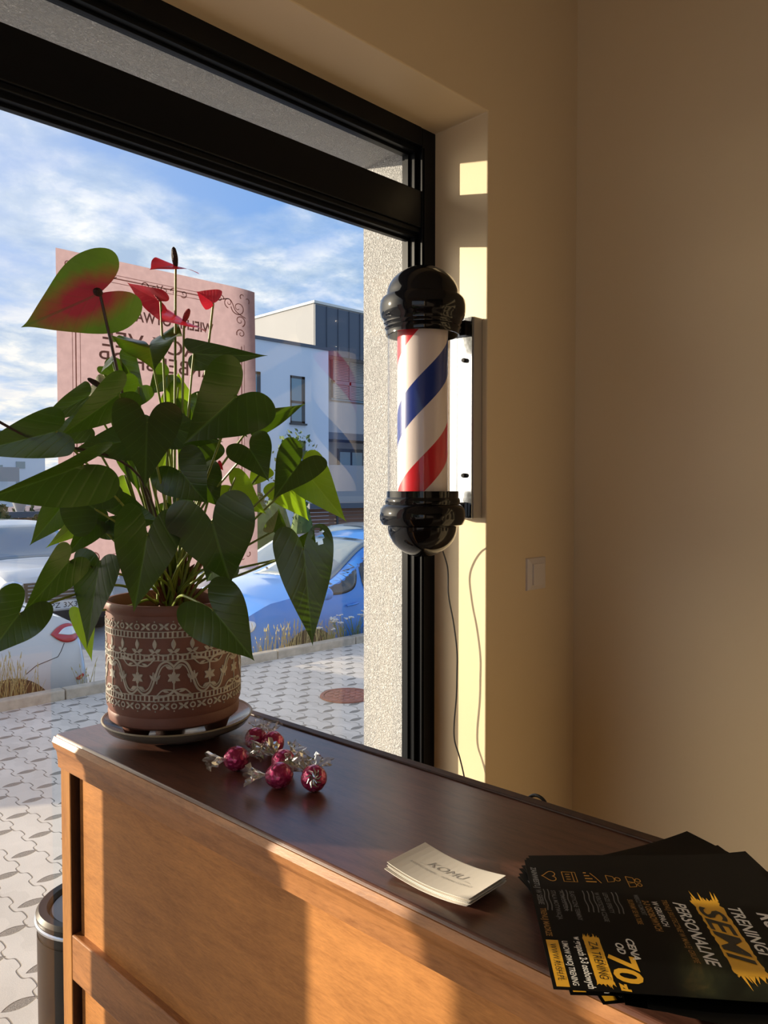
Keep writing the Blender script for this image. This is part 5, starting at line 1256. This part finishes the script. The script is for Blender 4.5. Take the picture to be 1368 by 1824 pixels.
def blob_tree(name, label, base, H, wd, m_, kind='round', seed=1, group=None, n=520, ls=.09, cat='tree'):
    t = empty(name, base, 0, label, cat, group); rnd = random.Random(seed)
    MB().tube([(0, 0, 0), (.02, 0, H*.35), (0, .02, H*.8)], [H*.02+.015, H*.015+.01, .01], 7).build('trunk', M['trunk'], t)
    mb = MB()
    if kind == 'cone':
        mb.lathe([(wd*.30, .05*H), (wd*.44, .2*H), (wd*.38, .5*H), (wd*.22, .8*H), (0, .97*H)], seg=14)
    for k in range(n):
        if kind == 'cone':
            q = rnd.random()**1.3; z = H*(.03+.97*q); r = wd*.5*(1-q)**.6*(.75+.25*rnd.random())+.01
        else:
            q = rnd.random(); z = H*(.35+.65*q); r = wd*.5*math.sqrt(max(0, 1-((q-.45)/.58)**2))*math.sqrt(rnd.random())
        a = rnd.uniform(0, 2*PI); p = V((r*math.cos(a), r*math.sin(a), z)); s_ = ls*rnd.uniform(.6, 1.4)
        d = V((rnd.gauss(0, 1), rnd.gauss(0, 1), rnd.gauss(.2, 1))).normalized(); e = d.orthogonal().normalized(); f = d.cross(e)
        mb.add([p-e*s_, p+f*s_*.5, p+e*s_, p-f*s_*.5], [(0, 1, 2, 3)])
    mb.build('foliage', M[m_], t, smooth=False); return t
def gy(pxx, y): p = ony(pxx, 900, y); return V((p.x, p.y, LOT))
b = gy(527, 21.6); blob_tree('young_tree', 'slim young light green tree in front of the pale apartment building', b, ony(527, 765, 21.6).z-LOT, 1.9, 'leafy', seed=4, n=260, ls=.10)
for i, (pxx, y, pt, w_) in enumerate(((462, 16, 880, 1.3), (490, 17.6, 872, 1.2), (538, 16.7, 884, .9))):
    blob_tree('bushy_shrub', ['bushy green shrub left of the wooden enclosure, nearest the poster', 'bushy green shrub in the middle of the three left of the wooden enclosure', 'bushy green shrub touching the wooden enclosure'][i], gy(pxx, y), ony(pxx, pt, y).z-LOT, w_, 'leafy', kind='cone', seed=10+i, group='shrubs by the wooden enclosure', n=700, ls=.07, cat='shrub')
# wooden enclosure
p0 = gy(545, 18.0); p1 = gy(700, 18.0); zh = ony(600, 905, 18).z-LOT
en = empty('wooden_enclosure', (p0.x, 18.0, LOT), label='reddish brown boarded bin enclosure under the balconies', cat='enclosure')
mb = MB()
for k in range(14): mb.box((0, 0, k*zh/14), (p1.x-p0.x, .05, (k+.88)*zh/14))
mb.build('boarding', M['wood_out'], en, smooth=False)
for k in range(4): MB().box((k*(p1.x-p0.x)/3-.04, -.02, 0), (k*(p1.x-p0.x)/3+.04, .08, zh)).build('post', M['bframe'], en, smooth=False)
MB().box((-.1, -.3, zh), (p1.x-p0.x+.1, 1.5, zh+.16)).build('roof', M['bdark'], en, smooth=False)

# far left: building, fence, conifers, small house, lamp
B2 = 50.0
q = ony(80, 800, B2); b2 = empty('apartment_building', (q.x, B2, LOT), label='far pale apartment building at the left edge with a dark roof storey', cat='building')
zt = ony(40, 795, B2).z-LOT
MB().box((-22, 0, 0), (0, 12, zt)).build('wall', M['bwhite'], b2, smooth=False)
MB().box((-22, 1, zt), (ony(19, 780, B2).x-q.x, 12, ony(10, 765, B2).z-LOT)).build('roof_storey', M['bdark'], b2, smooth=False)
for (a, b_, c_, d) in ((-10, 828, 4, 850), (28, 822, 44, 834), (28, 858, 44, 876), (-12, 875, 4, 892)):
    x0, x1 = ony(a, 800, B2).x-q.x, ony(c_, 800, B2).x-q.x; MB().box((x0, -.05, ony(a, d, B2).z-LOT), (x1, .05, ony(a, b_, B2).z-LOT)).build('window', M['bglass'], b2, smooth=False)
MB().box((ony(-30, 800, B2).x-q.x, -1.6, ony(0, 858, B2).z-LOT), (ony(17, 800, B2).x-q.x, -1.5, ony(0, 833, B2).z-LOT)).build('balcony_panel', M['balcony'], b2, smooth=False)
hs = gy(72, 32); hh_ = empty('small_house', hs, label='small distant house with a pinkish tiled roof between the conifers', cat='house')
MB().box((-1.2, 0, 0), (3, 3, ony(72, 917, 32).z-LOT)).build('wall', mat('warm pale wall', (.5, .36, .28), .9), hh_, smooth=False)
MB().prism([(-1.5, ony(72, 917, 32).z-LOT), (.2, ony(72, 903, 32).z-LOT), (3.3, ony(72, 903, 32).z-LOT), (3.3, ony(72, 917, 32).z-LOT)], -.2, 3.2, 'y').build('roof', mat('pinkish roof tile', (.42, .30, .28), .8), hh_, smooth=False)
FYD = 19.0
f0, f1 = gy(-60, FYD), gy(300, FYD); zf = ony(40, 922, FYD).z-LOT
fn_ = empty('board_fence', (f0.x, FYD, LOT), label='brown boarded fence with a dark top rail beyond the white cars at the left', cat='fence')
mb = MB(); Lf = f1.x-f0.x
for k in range(12): mb.box((0, 0, k*zf/12), (Lf, .05, (k+.9)*zf/12))
mb.build('boarding', M['wood_out'], fn_, smooth=False)
MB().box((0, -.05, zf), (Lf, .12, zf+.14)).build('top_rail', M['bdark'], fn_, smooth=False)
for i, (pxx, y, pt, w_) in enumerate(((4, 17.2, 900, 1.0), (66, 17.8, 918, .9), (-60, 16.2, 905, 1.0), (130, 16.4, 915, 1.0))):
    blob_tree('conifer', ['tall dark conifer at the left edge in front of the fence', 'dark conifer in front of the fence, right of the tall one', 'dark conifer in front of the fence, outermost to the left', 'dark conifer in front of the fence, behind the leaves of the plant'][i], gy(pxx, y), ony(pxx, pt, y).z-LOT, w_, 'conifer', kind='cone', seed=20+i, group='conifers by the board fence', n=900, ls=.06, cat='conifer')
for i, (pxx, pt) in enumerate(((26, 900), (41, 902), (57, 898), (11, 903))):
    blob_tree('small_conifer', ['small pointed conifer behind the fence, left of the lamp', 'small pointed conifer behind the fence, beside the lamp', 'small pointed conifer behind the fence, nearest the little house', 'small pointed conifer behind the fence, farthest left'][i], gy(pxx, 26+i*1.1), ony(pxx, pt, 26+i*1.1).z-LOT, .38, 'conifer', kind='cone', seed=30+i, group='small conifers behind the fence', n=150, ls=.07, cat='conifer')
lm = gy(35, 23); ll = empty('garden_lamp', lm, label='slim lamp post rising behind the board fence', cat='lamp')
zl = ony(35, 906, 23).z-LOT
MB().tube([(0, 0, 0), (0, 0, zl)], .05, 8).build('post', M['bframe'], ll); MB().lathe([(0, zl-.1), (.10, zl-.1), (.2, zl+.2), (.22, zl+.24), (0, zl+.26)], seg=16).build('lamp_head', M['balcony'], ll)
# trees far off closing the horizon
rnd = random.Random(5)
for i in range(7):
    x = rnd.uniform(-20, 8) if i < 5 else rnd.uniform(20, 40); y = 42+rnd.uniform(0, 8)
# ------------------------------------------------------------------ grasses along the kerb
M['straw'] = mat('dry straw grass', (0.42, 0.36, 0.17), 0.8); M['grass'] = mat('green weed stem', (0.16, 0.22, 0.07), 0.8); M['yarrow'] = mat('white blossom', (0.72, 0.72, 0.68), 0.8)
def tuft(mb, p, n, H, rnd, spread=.12, seeds=True):
    for k in range(n):
        a = rnd.uniform(0, 2*PI); l = rnd.uniform(0, spread); h = H*rnd.uniform(.5, 1.0)
        b = p+V((rnd.uniform(-.06, .06), rnd.uniform(-.03, .03), 0)); e = b+V((math.cos(a)*l, math.sin(a)*l*.5, h)); m_ = b.lerp(e, .6)+V((0, 0, h*.06))
        mb.tube([b, m_, e], [.0028, .0022, .001], 3)
        if seeds and rnd.random() < .6: mb.tube([e.lerp(m_, .35), e], [.006, .001], 4)
rnd = random.Random(9); mb = MB()
for (pa_, pb_, cnt, H) in ((-40, 30, 12, .42), (20, 75, 4, .34), (140, 156, 2, .28), (462, 560, 11, .36), (560, 650, 7, .30), (430, 470, 2, .24), (300, 420, 5, .3)):
    for k in range(cnt):
        q = ony(rnd.uniform(pa_, pb_), 1200, 6.02); tuft(mb, V((q.x, 6.0+rnd.uniform(-.02, .06), -.02-.0)), 7, H, rnd)
tag(mb.build('dry_grass', M['straw'], smooth=False), 'dry straw-coloured grass growing along the back of the kerb', 'grass', kind='stuff')
for i, (pxx, H, nf) in enumerate(((608, .34, 6), (632, .36, 6), (584, .26, 4), (444, .20, 3), (654, .22, 3))):
    q = ony(pxx, 1150, 6.0); y = empty('yarrow_plant', (q.x, 6.0, -.03), label=['white flowering weed behind the kerb, left one of the tall pair by the stucco wall', 'white flowering weed behind the kerb, nearest the stucco wall and tallest', 'low white flowering weed just left of the tall pair', 'small white flowering weed behind the kerb beside the pot', 'short white flowering weed half hidden by the stucco wall'][i], cat='weed', group='white flowering weeds behind the kerb')
    m1, m2 = MB(), MB(); tuft(m1, V((0, 0, 0)), 22, H*.8, rnd, .16, False)
    for k in range(nf):
        a = rnd.uniform(-.16, .16); h = H*rnd.uniform(.72, 1.0); b = V((0, 0, 0)); e = V((a, rnd.uniform(-.03, .03), h)); m1.tube([b, b.lerp(e, .6)+V((0, 0, .02)), e], .003, 4)
        for j in range(7): m2.ball(e+V((rnd.uniform(-.035, .035), rnd.uniform(-.02, .02), rnd.uniform(-.003, .008))), (.011, .011, .006), 7, 5)
    m1.build('stems', M['grass'], y, smooth=False); m2.build('blossom', M['yarrow'], y)
